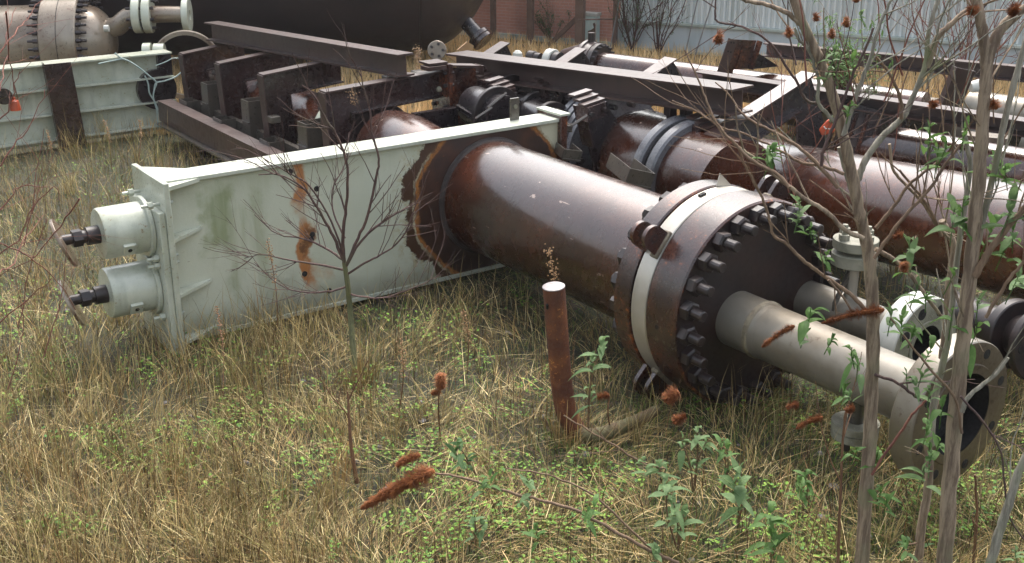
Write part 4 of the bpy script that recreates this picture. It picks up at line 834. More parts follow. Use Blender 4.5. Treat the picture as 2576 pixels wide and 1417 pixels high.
# 3 straw: standing dry stalks in tufts
n = 54000; X, Y = sample(n, 2.9, 11.5, 1.8); px, py = px_of(X, Y)
tuft = vnoise(X, Y, 3.2, 21)*.55+vnoise(X, Y, 9, 22)*.45
bias = np.zeros(n)+.0; bias += .15*np.clip((1200-px)/700, 0, 1); bias += .16*np.exp(-((px-620)/300)**2-((py-880)/110)**2); bias -= .16*np.clip((px-900)/500, 0, 1)*np.clip((py-1000)/200, 0, 1); bias += .1*np.exp(-((px-330)/350)**2-((py-370)/70)**2)
k = tuft+bias > .50+.22*rng.random(n); X, Y = X[k], Y[k]; px, py, b2 = px[k], py[k], bias[k]; n = len(X)
H = rng.uniform(.06, .20, n)*(1+1.8*np.clip(b2, 0, .3)/.3*.5)
ribbons('straw', X, Y, H, rng.uniform(.0016, .0038, n), np.abs(rng.normal(.35, .42, n)), tint(n, STRAW+[(.08, .05, .03)], [3, 3, 3, 4, 2, 3, 3], .35), 'dry standing straw in loose tufts')
# 3b tufts: blades fanning out of a common foot
nt = 1500; TX, TY = sample(nt, 2.95, 10.5, 1.75); tpx, tpy = px_of(TX, TY)
w_ = .30+.45*np.clip((1250-tpx)/800, 0, 1)+.9*np.exp(-((tpx-620)/280)**2-((tpy-880)/90)**2)+.5*np.exp(-((tpx-1850)/250)**2-((tpy-1110)/60)**2)+.3*np.exp(-((tpx-330)/350)**2-((tpy-370)/70)**2)+.35*np.exp(-((tpx-2200)/350)**2-((tpy-1000)/200)**2); kk = rng.random(nt) < w_*.68; TX, TY, w_ = TX[kk], TY[kk], w_[kk]; nt = len(TX)
cnt = rng.integers(10, 48, nt); ti_ = np.repeat(np.arange(nt), cnt); n = len(ti_); R_ = rng.uniform(.03, .11, nt)[ti_]*np.sqrt(rng.random(n)); a_ = rng.random(n)*6.283; hh = (rng.uniform(.10, .22, nt)*(.8+.75*np.clip(w_, 0, 1.2)))[ti_]
tc = tint(nt, [(.34, .28, .145), (.42, .36, .21), (.25, .20, .095), (.20, .20, .085), (.29, .20, .095)], [3, 2, 3, 2, 2.5], .2)[ti_]*rng.uniform(.45, 1.35, (n, 1))
comb = (rng.random(nt)*6.283)[ti_]; az_ = np.where(rng.random(n) < .35, comb, a_)
ribbons('straw_tufts', TX[ti_]+np.cos(a_)*R_, TY[ti_]+np.sin(a_)*R_, hh*rng.uniform(.45, 1.3, n), rng.uniform(.0018, .004, n), np.abs(rng.normal(.15, .2, n))+R_*4.5, tc, 'fanned tufts of dry straw', az=az_)
# 4 sparse tall bents
n = 4200; X, Y = sample(n, 3.2, 9.5, 1.6); px, py = px_of(X, Y)
pr = .16+.75*np.exp(-((px-600)/260)**2-((py-900)/90)**2)+.5*np.exp(-((px-1850)/220)**2-((py-1120)/60)**2)+.3*np.exp(-((px-250)/300)**2-((py-400)/80)**2)
k = rng.random(n) < pr; X, Y = X[k], Y[k]; n = len(X)
ribbons('tall_bents', X, Y, rng.uniform(.24, .46, n), rng.uniform(.0016, .0028, n), np.abs(rng.normal(.18, .16, n)), tint(n, [(.42, .35, .22), (.36, .28, .15), (.25, .17, .09)], [3, 3, 1]), 'tall thin dry bents')
n = 2600; X, Y = sample(n, 3.0, 9.5, 1.8)
ribbons('dark_stems', X, Y, rng.uniform(.10, .32, n), rng.uniform(.002, .0036, n), np.abs(rng.normal(.2, .25, n)), tint(n, [(.075, .04, .022), (.13, .07, .035), (.05, .03, .02)], [3, 2, 2], .3), 'thin dark dead weed stems')
n = 800; X, Y = sample(n, 3.0, 8, 1.8)
ribbons('fallen_stalks', X, Y, rng.uniform(.15, .42, n), rng.uniform(.0016, .0032, n), rng.uniform(1.1, 1.5, n), tint(n, [(.38, .32, .20), (.33, .25, .14), (.16, .10, .055)], [3, 2, 2], .25), 'fallen pale stalks lying across the grass', z0=rng.uniform(.0, .06, n), curl=.15)
# 5 tan grass towards the walls
n = 90000; Yb = rng.uniform(9.3, 14.6, n); X = (rng.random(n)*2-1)*(Yb*.5+1); k = (Yb < 13.5-.48*(X-1.2)) if True else None
X, Yb = X[k], Yb[k]; n = len(X)
ribbons('tan_grass', X, Yb, rng.uniform(.07, .20, n), rng.uniform(.004, .008, n), np.abs(rng.normal(.2, .2, n)), tint(n, [(.68, .50, .30), (.58, .42, .23), (.74, .58, .38), (.46, .33, .18)], [3, 3, 2, 1]), 'dense tan grass before the walls')
# 6 broad small leaves of ground cover
n = 60000; X, Y = sample(n, 2.9, 9.5, 1.9); px, py = px_of(X, Y)
cl = vnoise(X, Y, 2.6, 31)*.5+vnoise(X, Y, 8, 32)*.5; gb_ = np.clip((px-800)/700, 0, 1)*np.clip((py-820)/300, 0, 1)*.13+.05*np.exp(-((px-300)/250)**2-((py-620)/100)**2)
k = cl+gb_ > .60; X, Y = X[k], Y[k]; n = len(X); cl = cl[k]
s_ = rng.uniform(.0035, .0105, n); a_ = rng.random(n)*6.283; zb_ = rng.uniform(.0, .05, n); ti = rng.uniform(.05, .5, n)
V = np.zeros((n, 6, 3)); ca_, sa_ = np.cos(a_), np.sin(a_)
for q, (lx, ly, lz) in enumerate(((-1, 0, 0), (-.25, -.62, .14), (-.25, .62, .14), (.55, -.5, .2), (.55, .5, .2), (1.1, 0, .12))):
    lz_ = lz*.7+lx*np.tan(ti)*.6; V[:, q] = np.stack([X+(lx*ca_-ly*sa_)*s_, Y+(lx*sa_+ly*ca_)*s_, zb_+lz_*s_], -1)
b = (np.arange(n)*6)[:, None, None]; q4 = (np.array([[1, 3, 4, 2]])[None]+b).reshape(-1, 4); t3 = (np.array([[0, 1, 2], [3, 5, 4]])[None]+b).reshape(-1, 3)
colr = tint(n, [(.085, .18, .03), (.12, .23, .04), (.05, .12, .025), (.15, .24, .05), (.06, .14, .045)], [3, 3, 2, 2, 1], .25)
make_mesh('weed_leaves', V.reshape(-1, 3), q4, t3, np.repeat(colr, 6, 0), 'small bright green weed leaves covering the soil')
# 7 stones
m = MB()
for k in range(150):
    X1, Y1 = sample(1, 3.0, 6.5, 1.9); r = random.uniform(.006, .020); m.lathe((X1[0], Y1[0], gz(X1[0], Y1[0])+.006), (random.uniform(-.4, .4), random.uniform(-.4, .4), 1), [(0, r), (r*.5, r*random.uniform(.8, 1.2)), (r*.9, r*.5)], 6)
t = paint('grey_stones', (.09, .085, .085), (.14, .13, .125), (.06, .05, .04), .6, 20)
single('gravel', m, t, 'small grey stones scattered in the weeds', None, kind='stuff', smooth=60)

# ------------------------------------------------------------------ twigs, leaves, flower spikes
def unit(v): v = np.asarray(v, float); return v/(np.linalg.norm(v)+1e-12)
def wob(pts, amp, n=6):
    p = spline(pts, n); return [q+rng.normal(0, amp, 3)*(0 < i < len(p)-1) for i, q in enumerate(p)]
def grow(mb, p, d, L, r, depth, spread=.55, kids=(2, 4), upb=.15, seg=5, planar=None):
    n = max(3, int(L/.035)); pts = [p]; dd = unit(d); 
    for i in range(n):
        dd = unit(dd+rng.normal(0, .075, 3)+ZZ*upb*.12); pts.append(pts[-1]+dd*L/n)
    mb.tube(pts, list(np.linspace(r, r*.45, n+1)), seg)
    if depth > 0:
        for k in range(random.randint(*kids)):
            i = random.randint(max(1, n//5), n-1); ax = unit(rng.normal(0, 1, 3))
            if planar is not None: ax = ax*planar
            dk = unit(unit(pts[i+1]-pts[i])*1.0+unit(ax)*spread*random.uniform(.8, 1.8)+ZZ*upb)
            grow(mb, pts[i], dk, L*random.uniform(.35, .65), r*.55*(1-.3*i/n), depth-1, spread, kids, upb, max(4, seg-1), planar)
def leaf(mb, p, d, L, W_, droop=.3, up=ZZ, fold=.25):
    d = unit(d); s = unit(np.cross(d, up)+1e-6); u = np.cross(s, d); n = 6; vs = []; fs = []
    for i in range(n+1):
        q = i/n; wd = W_*math.sin(math.pi*min(1, q*.92+.06))**.8*(1-q*.35); c = p+d*L*q-ZZ*droop*L*q*q
        if i == n: wd = .0006
        wv = math.sin(q*9)*.04*W_
        vs += [c-s*wd/2+u*(wd*fold+wv), c, c+s*wd/2+u*(wd*fold-wv)]
    for i in range(n):
        a = 3*i; fs += [(a, a+1, a+4, a+3), (a+1, a+2, a+5, a+4)]
    mb.add(vs, fs)
def cluster(mb, p, d, n, L, W_, spread=.9):
    d = unit(d); h = unit(np.cross(d, [.3, .2, 1.])); k2 = np.cross(d, h); a0 = random.random()*6
    for i in range(n):
        a = a0+i*(math.pi/2+.3)*1.0+(i % 2)*math.pi/2; q = i/n; rad = h*math.cos(a)+k2*math.sin(a)
        s = spread*(1-.6*q)*random.uniform(.7, 1.3); leaf(mb, p+d*(q-.55)*L*.8, d*(.25+q*.9)*random.uniform(.7, 1.2)+rad*s+rng.normal(0, .12, 3), L*(1-.5*q)*random.uniform(.55, 1.2), W_*(1-.35*q)*random.uniform(.8, 1.25), random.uniform(.05, .8), fold=random.uniform(.05, .5))
def spikebody(p0, p1, r0, r1, n=900, bend=None):
    """cone-shaped dead flower head: core plus hundreds of little bracts"""
    mb = MB(); p0 = np.asarray(p0, float); p1 = np.asarray(p1, float); mid = (p0+p1)/2+(bend if bend is not None else 0)
    ps = spline([p0, mid, p1], 8); N_ = len(ps); rr_ = np.linspace(r0, r1, N_)*.42*(1+.25*rng.random(N_)); rr_[0] *= .4; rr_[-1] *= .3; mb.tube(ps, list(rr_), 8)
    for k in range(int(n*1.6)):
        q = random.random()**.9; i = min(int(q*(N_-1)), N_-2); f_ = q*(N_-1)-i; c = ps[i]*(1-f_)+ps[i+1]*f_; ax = unit(ps[i+1]-ps[i])
        v = unit(np.cross(ax, rng.normal(0, 1, 3))); rad = (r0+(r1-r0)*q)*(.72+.5*abs(math.sin(q*9+r0*900)*math.cos(q*23)))*min(1, .35+q*9)*min(1, .35+(1-q)*6); L = rad*random.uniform(.85, 1.45); s = unit(np.cross(ax, v))*.0011
        t = unit(v+ax*random.uniform(-.2, .5)); b = c+v*rad*.3; e = c+t*L
        mb.add([b-s, b+s, e+s*.5, e-s*.5, e+t*rad*.12], [(0, 1, 2, 3), (3, 2, 4)])
    return mb

# bare sapling in front of the green valve
SY = 4.83; sap = root('bare_sapling', 'bare leafless sapling spreading purple twigs in front of the pale green valve', 'sapling', atz(893, 938))
q = lambda x, y, dy=0: atY(x, y, SY+dy)
m = MB(); tr = spline([atz(893, 938), q(882, 800), q(875, 720), q(866, 660)], 6); m.tube(tr, list(np.linspace(.014, .0105, len(tr))), 10); tk_ = part('trunk', m, M['trunkg'], sap)
m = MB()
main = [([(866, 660), (845, 610), (820, 560), (790, 510), (760, 470), (700, 440), (650, 440)], .008), ([(866, 660), (862, 600), (868, 540), (874, 480), (870, 400), (845, 340), (815, 290), (790, 240), (760, 215)], .009),
        ([(870, 670), (900, 600), (925, 540), (948, 440), (952, 400), (935, 330), (932, 280), (915, 225), (905, 170)], .008), ([(872, 668), (905, 610), (960, 560), (1010, 530), (1055, 510)], .007),
        ([(874, 690), (920, 660), (960, 640), (1010, 600), (1045, 520), (1080, 430)], .006), ([(872, 680), (800, 665), (730, 655), (660, 640), (615, 650)], .006), ([(866, 655), (820, 625), (760, 600), (700, 590), (640, 540)], .006),
        ([(876, 720), (820, 735), (760, 735), (700, 715), (640, 660)], .005), ([(880, 740), (960, 750), (1050, 720), (1110, 690)], .0045), ([(868, 600), (840, 540), (835, 480), (860, 430), (880, 380)], .005), ([(866, 650), (835, 560), (780, 470), (735, 440), (700, 420), (665, 400)], .005)]
for ps_, r in main:
    dy = random.uniform(-.25, .25); pts = [q(x, y, dy*i/len(ps_)) for i, (x, y) in enumerate(ps_)]; pts = wob(pts, .0012, 4); m.tube(pts, list(np.linspace(r, r*.28, len(pts))), 6)
    for k in range(9):
        i = random.randint(len(pts)//4, len(pts)-2); d = unit(pts[i+1]-pts[i]); ax = unit(rng.normal(0, 1, 3)*[1, .6, 1]); grow(m, pts[i], unit(d*1.1+ax*.75+ZZ*.15), random.uniform(.12, .30), r*.33, 1, .5, (1, 3), .2, 4)
part('crown', m, M['twigd'], sap, smooth=60)
m = MB()
for k in range(26):
    x, y = random.uniform(650, 1030), random.uniform(430, 700); c = q(x, y, random.uniform(-.1, .1)); m.lathe(c-ZZ*.003, ZZ, [(0, .0012), (.003, .0028), (.006, .001)], 6)
dropm = NT('water_drop'); dm = dropm.out((.9, .9, .95), .05); dropm.b.inputs['Transmission Weight'].default_value = .6
# second shorter whip sapling and dead stalk
m = MB(); ps_ = spline([atz(898, 1215), atY(884, 1130, 3.78), atY(878, 1050, 3.8), atY(874, 985, 3.82)], 5); m.tube(ps_, list(np.linspace(.009, .003, len(ps_))), 8); grow(m, ps_[-6], (-.5, 0, 1), .25, .003, 1); grow(m, ps_[-3], (.4, .1, 1), .2, .003, 1)
single('withered_plant', m, M['stalk'], 'short brown tapering dead stem in the weeds below the sapling', 'dead stem')

# ------------------------------------------------------------------ tall shrub in the right foreground
sh = root('butterfly_bush', 'tall bare multi-stemmed shrub with sparse green leaves at right', 'shrub', atz(2300, 1430))
BY = 3.08
def stem(name, pts, r0, r1, mat, Yv=BY, amp=.0009, seg=12, dy=0., n=5, par=sh, tw=0, twm='twig'):
    P = [atY(x, y, Yv+dy*i/max(1, len(pts)-1)) for i, (x, y) in enumerate(pts)]; P = wob(P, amp, n); mb = MB(); mb.tube(P, list(np.linspace(r0, r1, len(P))*.92*(1+.05*np.sin(np.arange(len(P))*1.7+r0*500))), seg)
    for k in range(tw):
        i = random.randint(len(P)//6, len(P)-2); d = unit(P[i+1]-P[i]); grow(mb, P[i], unit(d+unit(rng.normal(0, 1, 3))*.8+ZZ*.1), random.uniform(.1, .35), min(r1*.7, .003), 1, .5, (0, 2), .15, 4)
    part(name, mb, M[mat], par, smooth=60); return P
Z6 = lambda L: [z6(*p) for p in L]; Z3 = lambda L: [z3(*p) for p in L]; Z10 = lambda L: [z10(*p) for p in L]; Z9 = lambda L: [z9(*p) for p in L]
stem('stem', [(2165, 1460), (2178, 1250), (2190, 1060), (2195, 900), (2196, 790), (2190, 690), (2182, 620), (2163, 540), (2150, 470), (2135, 400), (2112, 300), (2088, 220), (2058, 140), (2025, 70), (1985, -30)], .0235, .0125, 'bark', tw=5)
stem('stem', [(2190, 830), (2196, 740), (2188, 640), (2165, 560), (2150, 500), (2128, 430), (2112, 370)], .012, .008, 'barkg', BY+.05, tw=3)
stem('stem', [(2372, 1460), (2385, 1280), (2396, 1130), (2408, 990), (2420, 880), (2432, 760), (2445, 640), (2456, 520), (2466, 400), (2474, 280), (2480, 190), (2478, 130), (2470, 75), (2452, -20)], .026, .014, 'bark', BY-.08, tw=6)
stem('branch', [(2482, 170), (2498, 110), (2530, 60), (2600, 5)], .0165, .012, 'bark', BY-.08, tw=3)
stem('stem', Z10([(620, 1460), (650, 1130), (690, 930), (700, 700), (700, 500), (735, 330), (745, 250)]), .0155, .012, 'bark', BY+.12, tw=1)
stem('stem', Z9([(1060, 1400), (1085, 1150), (1105, 900), (1130, 700), (1150, 520), (1095, 400), (1055, 318)]), .0135, .010, 'bark', BY+.2, tw=2)
stem('stem', [(2342, 1120), (2352, 1000), (2384, 860), (2400, 720), (2420, 560), (2440, 420), (2425, 330)], .012, .007, 'barkg', BY+.1, tw=3)
stem('stem', Z10([(1120, 1460), (1190, 1200), (1240, 1050), (1310, 820), (1390, 640), (1460, 430)]), .015, .011, 'barkg', BY-.2, tw=2)
stem('stem', [(2440, 700), (2462, 600), (2490, 480), (2520, 340), (2545, 230), (2580, 110), (2610, 20)], .010, .008, 'barkg', BY-.05, tw=4)
stem('branch', Z3([(1390, 1290), (1440, 1150), (1560, 980), (1700, 850), (1760, 740), (1850, 540), (1880, 400), (1890, 250), (1930, 100), (1965, -20)]), .0105, .0055, 'barkg', BY+.02, tw=7)
stem('branch', Z3([(1700, 850), (1690, 700), (1610, 520), (1500, 380)]), .006, .003, 'twig', BY, tw=2)
stem('branch', Z3([(1880, 480), (1960, 270), (2060, 170), (2140, 95), (2250, 60)]), .0095, .006, 'bark', BY+.02, tw=4)
stem('branch', Z3([(1250, 900), (1110, 745), (1110, 600), (1080, 480), (1030, 340), (975, 290), (935, 200)]), .006, .0035, 'barkg', BY, tw=2)
stem('branch', Z3([(1110, 745), (1010, 710), (960, 600), (850, 430), (740, 290), (560, 190), (385, 155), (372, 60), (370, -10)]), .0045, .0022, 'twigd', BY, tw=5)
stem('branch', Z3([(1010, 220), (960, 160), (880, 90), (740, 35), (590, 5), (540, -20)]), .008, .005, 'bark', BY, tw=1)
stem('branch', Z3([(1285, 970), (1340, 800), (1400, 620), (1470, 440), (1520, 270), (1570, 110), (1640, -10)]), .0075, .0035, 'barkg', BY-.03, tw=5)
stem('branch', Z3([(1130, 1190), (1140, 1080), (1200, 940), (1280, 740), (1340, 560), (1420, 400), (1500, 200)]), .0055, .003, 'twigd', BY-.06, tw=4)
stem('branch', Z3([(1290, 1245), (1130, 1185), (980, 1160), (860, 1090), (740, 1030), (560, 950), (400, 905), (230, 790), (60, 720)]), .0052, .002, 'twig', BY-.04, dy=.25, tw=6)
stem('branch', Z3([(1250, 1345), (1110, 1180), (960, 1050), (780, 940), (640, 870), (540, 790), (480, 690), (370, 590)]), .0062, .002, 'twig', BY-.04, dy=.2, tw=5)
stem('branch', Z3([(900, 1345), (820, 1250), (640, 1150), (480, 1000), (380, 880), (310, 730), (240, 560), (150, 360)]), .0058, .0022, 'twig', BY-.1, dy=.2, tw=5)
stem('branch', Z6([(1310, 620), (1190, 560), (1060, 440), (930, 360), (800, 260), (680, 160), (560, 70), (470, 0)]), .0075, .0045, 'bark', BY-.05, dy=.05, tw=3)
stem('branch', Z6([(1330, 1090), (1220, 980), (1090, 890), (950, 790), (870, 720), (790, 640), (720, 595), (680, 440), (620, 300), (540, 150), (480, 0)]), .0065, .003, 'twig', BY-.08, dy=.1, tw=5)
stem('branch', Z6([(1080, 890), (1180, 1010), (1260, 1130)]), .004, .003, 'twig', BY-.08, tw=1)
stem('branch', Z6([(1380, 750), (1480, 600), (1600, 450), (1760, 270), (1850, 130), (1950, 0)]), .0055, .004, 'twig', BY-.06, tw=3)
stem('branch', Z6([(1390, 550), (1500, 420), (1600, 280), (1780, 130), (1900, 20)]), .006, .0035, 'twig', BY+.03, tw=3)
stem('branch', Z9([(530, 540), (700, 640), (800, 740), (900, 870), (1000, 1010), (1070, 1090)]), .0075, .005, 'bark', BY+.02, tw=2)
stem('branch', Z9([(1310, 760), (1400, 600), (1500, 460), (1600, 340), (1720, 200), (1850, 60)]), .0105, .008, 'twig', BY-.1, tw=3)
stem('branch', Z9([(1400, 1080), (1500, 910), (1600, 760), (1720, 620), (1850, 480)]), .0055, .004, 'twig', BY-.16, tw=2)
stem('branch', Z9([(1050, 440), (980, 280), (900, 140), (800, 20), (720, -80)]), .0055, .0035, 'twig', BY+.05, tw=4)
stem('branch', Z6([(1480, 0), (1500, 160), (1580, 260), (1700, 390), (1790, 530), (1870, 620)]), .0045, .005, 'bark', BY+.1, tw=3)
stem('branch', Z10([(930, 360), (960, 280), (1060, 180), (1180, 80), (1250, -20)]), .0075, .005, 'barkg', BY-.15, tw=1)
stem('branch', Z10([(320, 100), (480, 160), (600, 250), (640, 280)]), .005, .0045, 'twigd', BY-.03, tw=1)
stem('branch', Z10([(300, 800), (400, 640), (520, 470), (600, 360), (680, 280)]), .0045, .0035, 'twigr', BY-.03)
stem('branch', Z10([(60, 1417), (75, 1100), (90, 700), (110, 400), (130, 310)]), .0055, .003, 'stalk', BY-.05, tw=3)
stem('branch', Z10([(1010, 1417), (1030, 1100), (1020, 800)]), .0055, .004, 'stalk', BY+.1, tw=1)
stem('branch', Z10([(920, 250), (1080, 440), (1200, 640), (1230, 900), (1260, 1100), (1362, 1250)]), .0035, .0028, 'twigd', BY-.2, tw=1)
stem('branch', [(2240, 800), (2296, 876), (2345, 935), (2400, 1000), (2420, 1090)], .003, .0045, 'twig', BY-.12)
for k in range(28):     # fine twigs filling the upper right
    x, y = random.uniform(1980, 2600), random.uniform(-20, 560); P = atY(x, y, BY+random.uniform(-.1, .5)); mb = MB()
    grow(mb, P, (random.uniform(-.7, .7), random.uniform(-.3, .3), 1), random.uniform(.2, .55), random.uniform(.0018, .0032), 2, .6, (1, 3), .2, 4); part('twig', mb, M[random.choice(['twig', 'twigd', 'twigr', 'twigr', 'barkg'])], sh, smooth=60)
# leaf clusters (picture x, y, length, number)
LC = [(z6(715, 60), .06, 7), (z6(690, 110), .06, 3), (z6(1065, 740), .05, 5), (z6(890, 400), .06, 6), (z6(880, 500), .045, 5), (z6(960, 560), .035, 6), (z6(985, 600), .03, 4), (z6(960, 1130), .085, 6), (z6(930, 1240), .055, 5), (z6(1100, 1290), .05, 6), (z6(1230, 1370), .06, 6),
      (z6(1610, 680), .085, 7), (z6(1600, 790), .06, 5), (z6(1490, 1130), .07, 5), (z6(1560, 1170), .07, 6), (z6(1640, 1230), .06, 5), (z6(1660, 960), .06, 4), (z6(1720, 1000), .055, 4), (z6(1900, 470), .10, 5), (z6(1960, 420), .09, 4), (z6(2150, 560), .10, 6), (z6(2270, 440), .10, 7), (z6(2290, 560), .08, 5), (z6(2230, 700), .07, 5), (z6(2320, 880), .09, 4),
      (z6(1900, 860), .07, 3), (z6(1890, 1120), .09, 3), (z6(2050, 1230), .10, 3), (z6(2060, 1050), .07, 4), (z6(1750, 1350), .08, 4), (z6(1850, 30), .07, 5), (z6(2210, 180), .07, 6), (z3(1900, 960), .08, 5), (z3(1960, 1100), .08, 4), (z3(2370, 1180), .08, 6), (z3(2440, 1230), .06, 5), (z3(2150, 960), .06, 4), (z3(1330, 780), .045, 5), (z3(1220, 380), .05, 7), (z3(1350, 400), .05, 7), (z3(1410, 110), .035, 5), (z3(1250, 440), .045, 6), (z3(760, 1080), .05, 6), (z3(1180, 520), .04, 5), (z3(1310, 480), .045, 5),
      (z10(640, 130), .07, 7), (z10(700, 230), .06, 5), (z10(540, 120), .045, 4), (z10(790, 330), .08, 4), (z10(690, 400), .05, 4), (z10(680, 500), .05, 3), (z10(700, 620), .08, 5), (z10(660, 800), .09, 3), (z10(700, 720), .06, 4), (z10(360, 920), .07, 5), (z10(400, 1000), .06, 4), (z10(530, 1290), .06, 3), (z10(110, 200), .055, 7), (z10(150, 250), .04, 4), (z10(200, 40), .06, 4), (z10(340, 660), .07, 3), (z10(770, 580), .06, 3), (z10(1300, 1350), .05, 4), (z10(190, 640), .05, 4)]
for (x, y), L, n in LC:
    P = atY(x, y, BY+random.uniform(-.12, .02)); mb = MB(); cluster(mb, P, (random.uniform(-.5, .5), random.uniform(-.5, .2), 1), n+1, L*1.1, L*.34); mb.tube([P-ZZ*L*.9+[random.uniform(-.02, .02), .01, 0], P, P+ZZ*L*.3], .0016, 5)
    part('leaf_cluster', mb, M[random.choice(['leaf', 'leaf', 'leafy'])], sh, smooth=80)
def spk(a_, b_, r0, r1, Y0=BY-.1, n=900, par=sh, dy=0.):
    p, q_ = atY(*a_, Y0), atY(*b_, Y0+dy); part('flower_spike', spikebody(p, q_, r0, r1, n, np.array([0, 0, .006])), M['spike'], par, smooth=0)
spk(z6(1445, 1085), z6(1035, 1175), .018, .008, n=1300); spk(z6(860, 1190), z6(645, 1330), .014, .008, n=1000); spk(z7(945, 550), z7(785, 620), .015, .008, n=800); spk(z7(1130, 500), z7(1085, 520), .012, .010, n=400)
spk(z7(90, 400), z7(15, 460), .022, .016, n=700); spk(z7(60, 590), z7(130, 545), .016, .012, n=500); spk(z7(800, 480), z7(730, 500), .012, .009, n=400); spk(z3(375, 255), z3(400, 310), .017, .010, n=500); spk(z3(2230, 100), z3(2180, 80), .016, .01, n=400)
spk(z3(2530, 70), z3(2470, 100), .018, .012, n=500); spk(z3(880, 225), z3(900, 265), .014, .009, n=350); spk(z3(1075, 120), z3(1095, 150), .012, .008, n=250); spk(z3(1290, 145), z3(1310, 195), .012, .008, n=300); spk(z3(1190, 230), z3(1205, 275), .011, .008, n=300); spk(z3(1940, 770), z3(1915, 745), .014, .01, n=350); spk(z6(1580, 840), z6(1575, 780), .013, .009, n=350); spk(z6(1560, 600), z6(1510, 620), .012, .008, n=300); spk(z3(2380, 780), z3(2345, 740), .014, .010, n=300); spk(z3(1380, 20), z3(1370, 0), .012, .01, n=200)

# low arching shoots of the same kind of shrub across the foreground
lo = root('arching_shoot', 'low arching reddish shoot ending in the largest rust coloured flower spike', 'shoot', atz(1900, 1500)*[1, 1, 0])
LY = 3.05
P = stem('shoot_stem', [z8(2100, 1417), z8(1940, 1345), z8(1700, 1215), z8(1500, 1110), z8(1230, 1035), z8(1000, 965), z8(800, 910), z8(655, 885)], .0065, .0036, 'twig', LY, .002, par=lo, tw=0)
spk(z8(650, 865), z8(215, 1095), .031, .009, LY, 2800, lo); spk(z8(570, 775), z8(430, 840), .016, .012, LY+.03, 700, lo)
for (x, y), L, n, mt in ((z8(985, 925), .075, 6, 'leaf'), (z8(940, 960), .05, 4, 'leafy'), (z8(1215, 960), .07, 6, 'leafy'), (z8(1195, 1050), .05, 3, 'leafy'), (z8(1600, 1080), .075, 6, 'leaf'), (z8(1560, 1130), .05, 4, 'leaf'), (z8(1960, 1360), .09, 6, 'leafy')):
    Pp = atY(x, y, LY-.02); mb = MB(); cluster(mb, Pp, (random.uniform(-.3, .3), -.2, 1), n, L, L*.33); part('leaf_cluster', mb, M[mt], lo, smooth=80)
lo2 = root('arching_shoot', 'second low shoot, paler and thinner, curving above the stem of the large flower spike', 'shoot', atz(1950, 1500)*[1, 1, 0])
stem('shoot_stem', [z8(2060, 1417), z8(1900, 1300), z8(1710, 1110), z8(1520, 970), z8(1320, 890), z8(1080, 855)], .005, .0022, 'twig', LY+.1, .002, par=lo2, tw=2)
stem('shoot_stem', [z8(2000, 900), z8(1800, 770), z8(1600, 650), z8(1420, 540)], .0045, .003, 'twig', 3.75, .002, par=lo2, tw=2)
# stand-alone leafy seedlings and dead flower stalks
def seedling(lab, base, tops, Yv, mat='leaf', L=.07, n=7, r=.004, stem_mat='twig', cat='seedling', grp='leafy young shrubs in the foreground'):
    b = atz(*base) if not isinstance(base[0], tuple) else atz(*base[0]); rt = root('leafy_seedling', lab, cat, b, grp)
    for (x, y) in tops:
        p = atY(x, y, Yv+random.uniform(-.04, .04)); mid = (b+p)/2+np.array([random.uniform(-.02, .02), 0, .01]); mb = MB(); pts = spline([b-ZZ*.02, mid, p], 5); mb.tube(pts, list(np.linspace(r, r*.5, len(pts))), 6); part('stem', mb, M[stem_mat], rt, smooth=60)
        mb = MB(); cluster(mb, p, (random.uniform(-.2, .2), -.1, 1), n, L, L*.34); part('leaf_cluster', mb, M[mat], rt, smooth=80)
        q_ = pts[len(pts)//2]; mb = MB(); cluster(mb, q_, (random.uniform(-.3, .3), -.2, 1), max(3, n//2), L*.8, L*.28); part('leaf_cluster', mb, M[mat], rt, smooth=80)
seedling('leafy seedling rising beside the rusty post', (1480, 1100), [z8(1640, 130), z8(1590, 230)], 4.0, 'leafy', .095, 8)
seedling('seedling with dark rounded leaves above the large flower spike', z8(920, 900), [z8(800, 720), z8(780, 770)], 3.5, 'leafd', .08, 5)
seedling('seedling below the hanging outlet branch, with narrow pale leaves', z7(440, 1200), [z7(450, 900), z7(420, 980)], 3.25, 'leafy', .12, 6)
seedling('broad seedling at the bottom, right of the pale narrow leaved one', z7(640, 1417), [z7(630, 1130), z7(650, 1280)], 3.05, 'leaf', .10, 8)
seedling('seedling clump left of the hanging flange, below the bolted face', z7(180, 1000), [z7(200, 640), z7(110, 700), z7(250, 700)], 3.5, 'leafy', .075, 6)
seedling('seedling below the middle of the left outlet pipe', z7(830, 1080), [z7(840, 910), z7(800, 960)], 3.45, 'leaf', .08, 7)
seedling('seedling with upright leaves left of the pale narrow leaved one', z7(350, 1000), [z7(380, 740), z7(340, 700)], 3.4, 'leaf', .07, 6)
seedling('bluish seedling at the bottom edge, left of the broad one', z7(90, 1330), [z7(60, 1060), z7(20, 950), z7(120, 1130)], 3.1, 'leafy', .09, 7)
seedling('small low seedling in the weeds below the second shoot', z8(1270, 1330), [z8(1255, 1230)], 3.15, 'leaf', .06, 7)
seedling('small seedling left of the low one, under the arching shoot', z8(900, 1300), [z8(890, 1130), z8(940, 1190)], 3.3, 'leafy', .06, 6)
seedling('seedling with grey green leaves between post foot and shrub', z8(2000, 900), [z8(1980, 850), z8(1900, 830)], 3.5, 'leafy', .08, 6)
seedling('dark tuft of leaves in grass below the large outlet flange', z10(700, 1300), [z10(540, 1290)], 3.1, 'leafd', .07, 5)
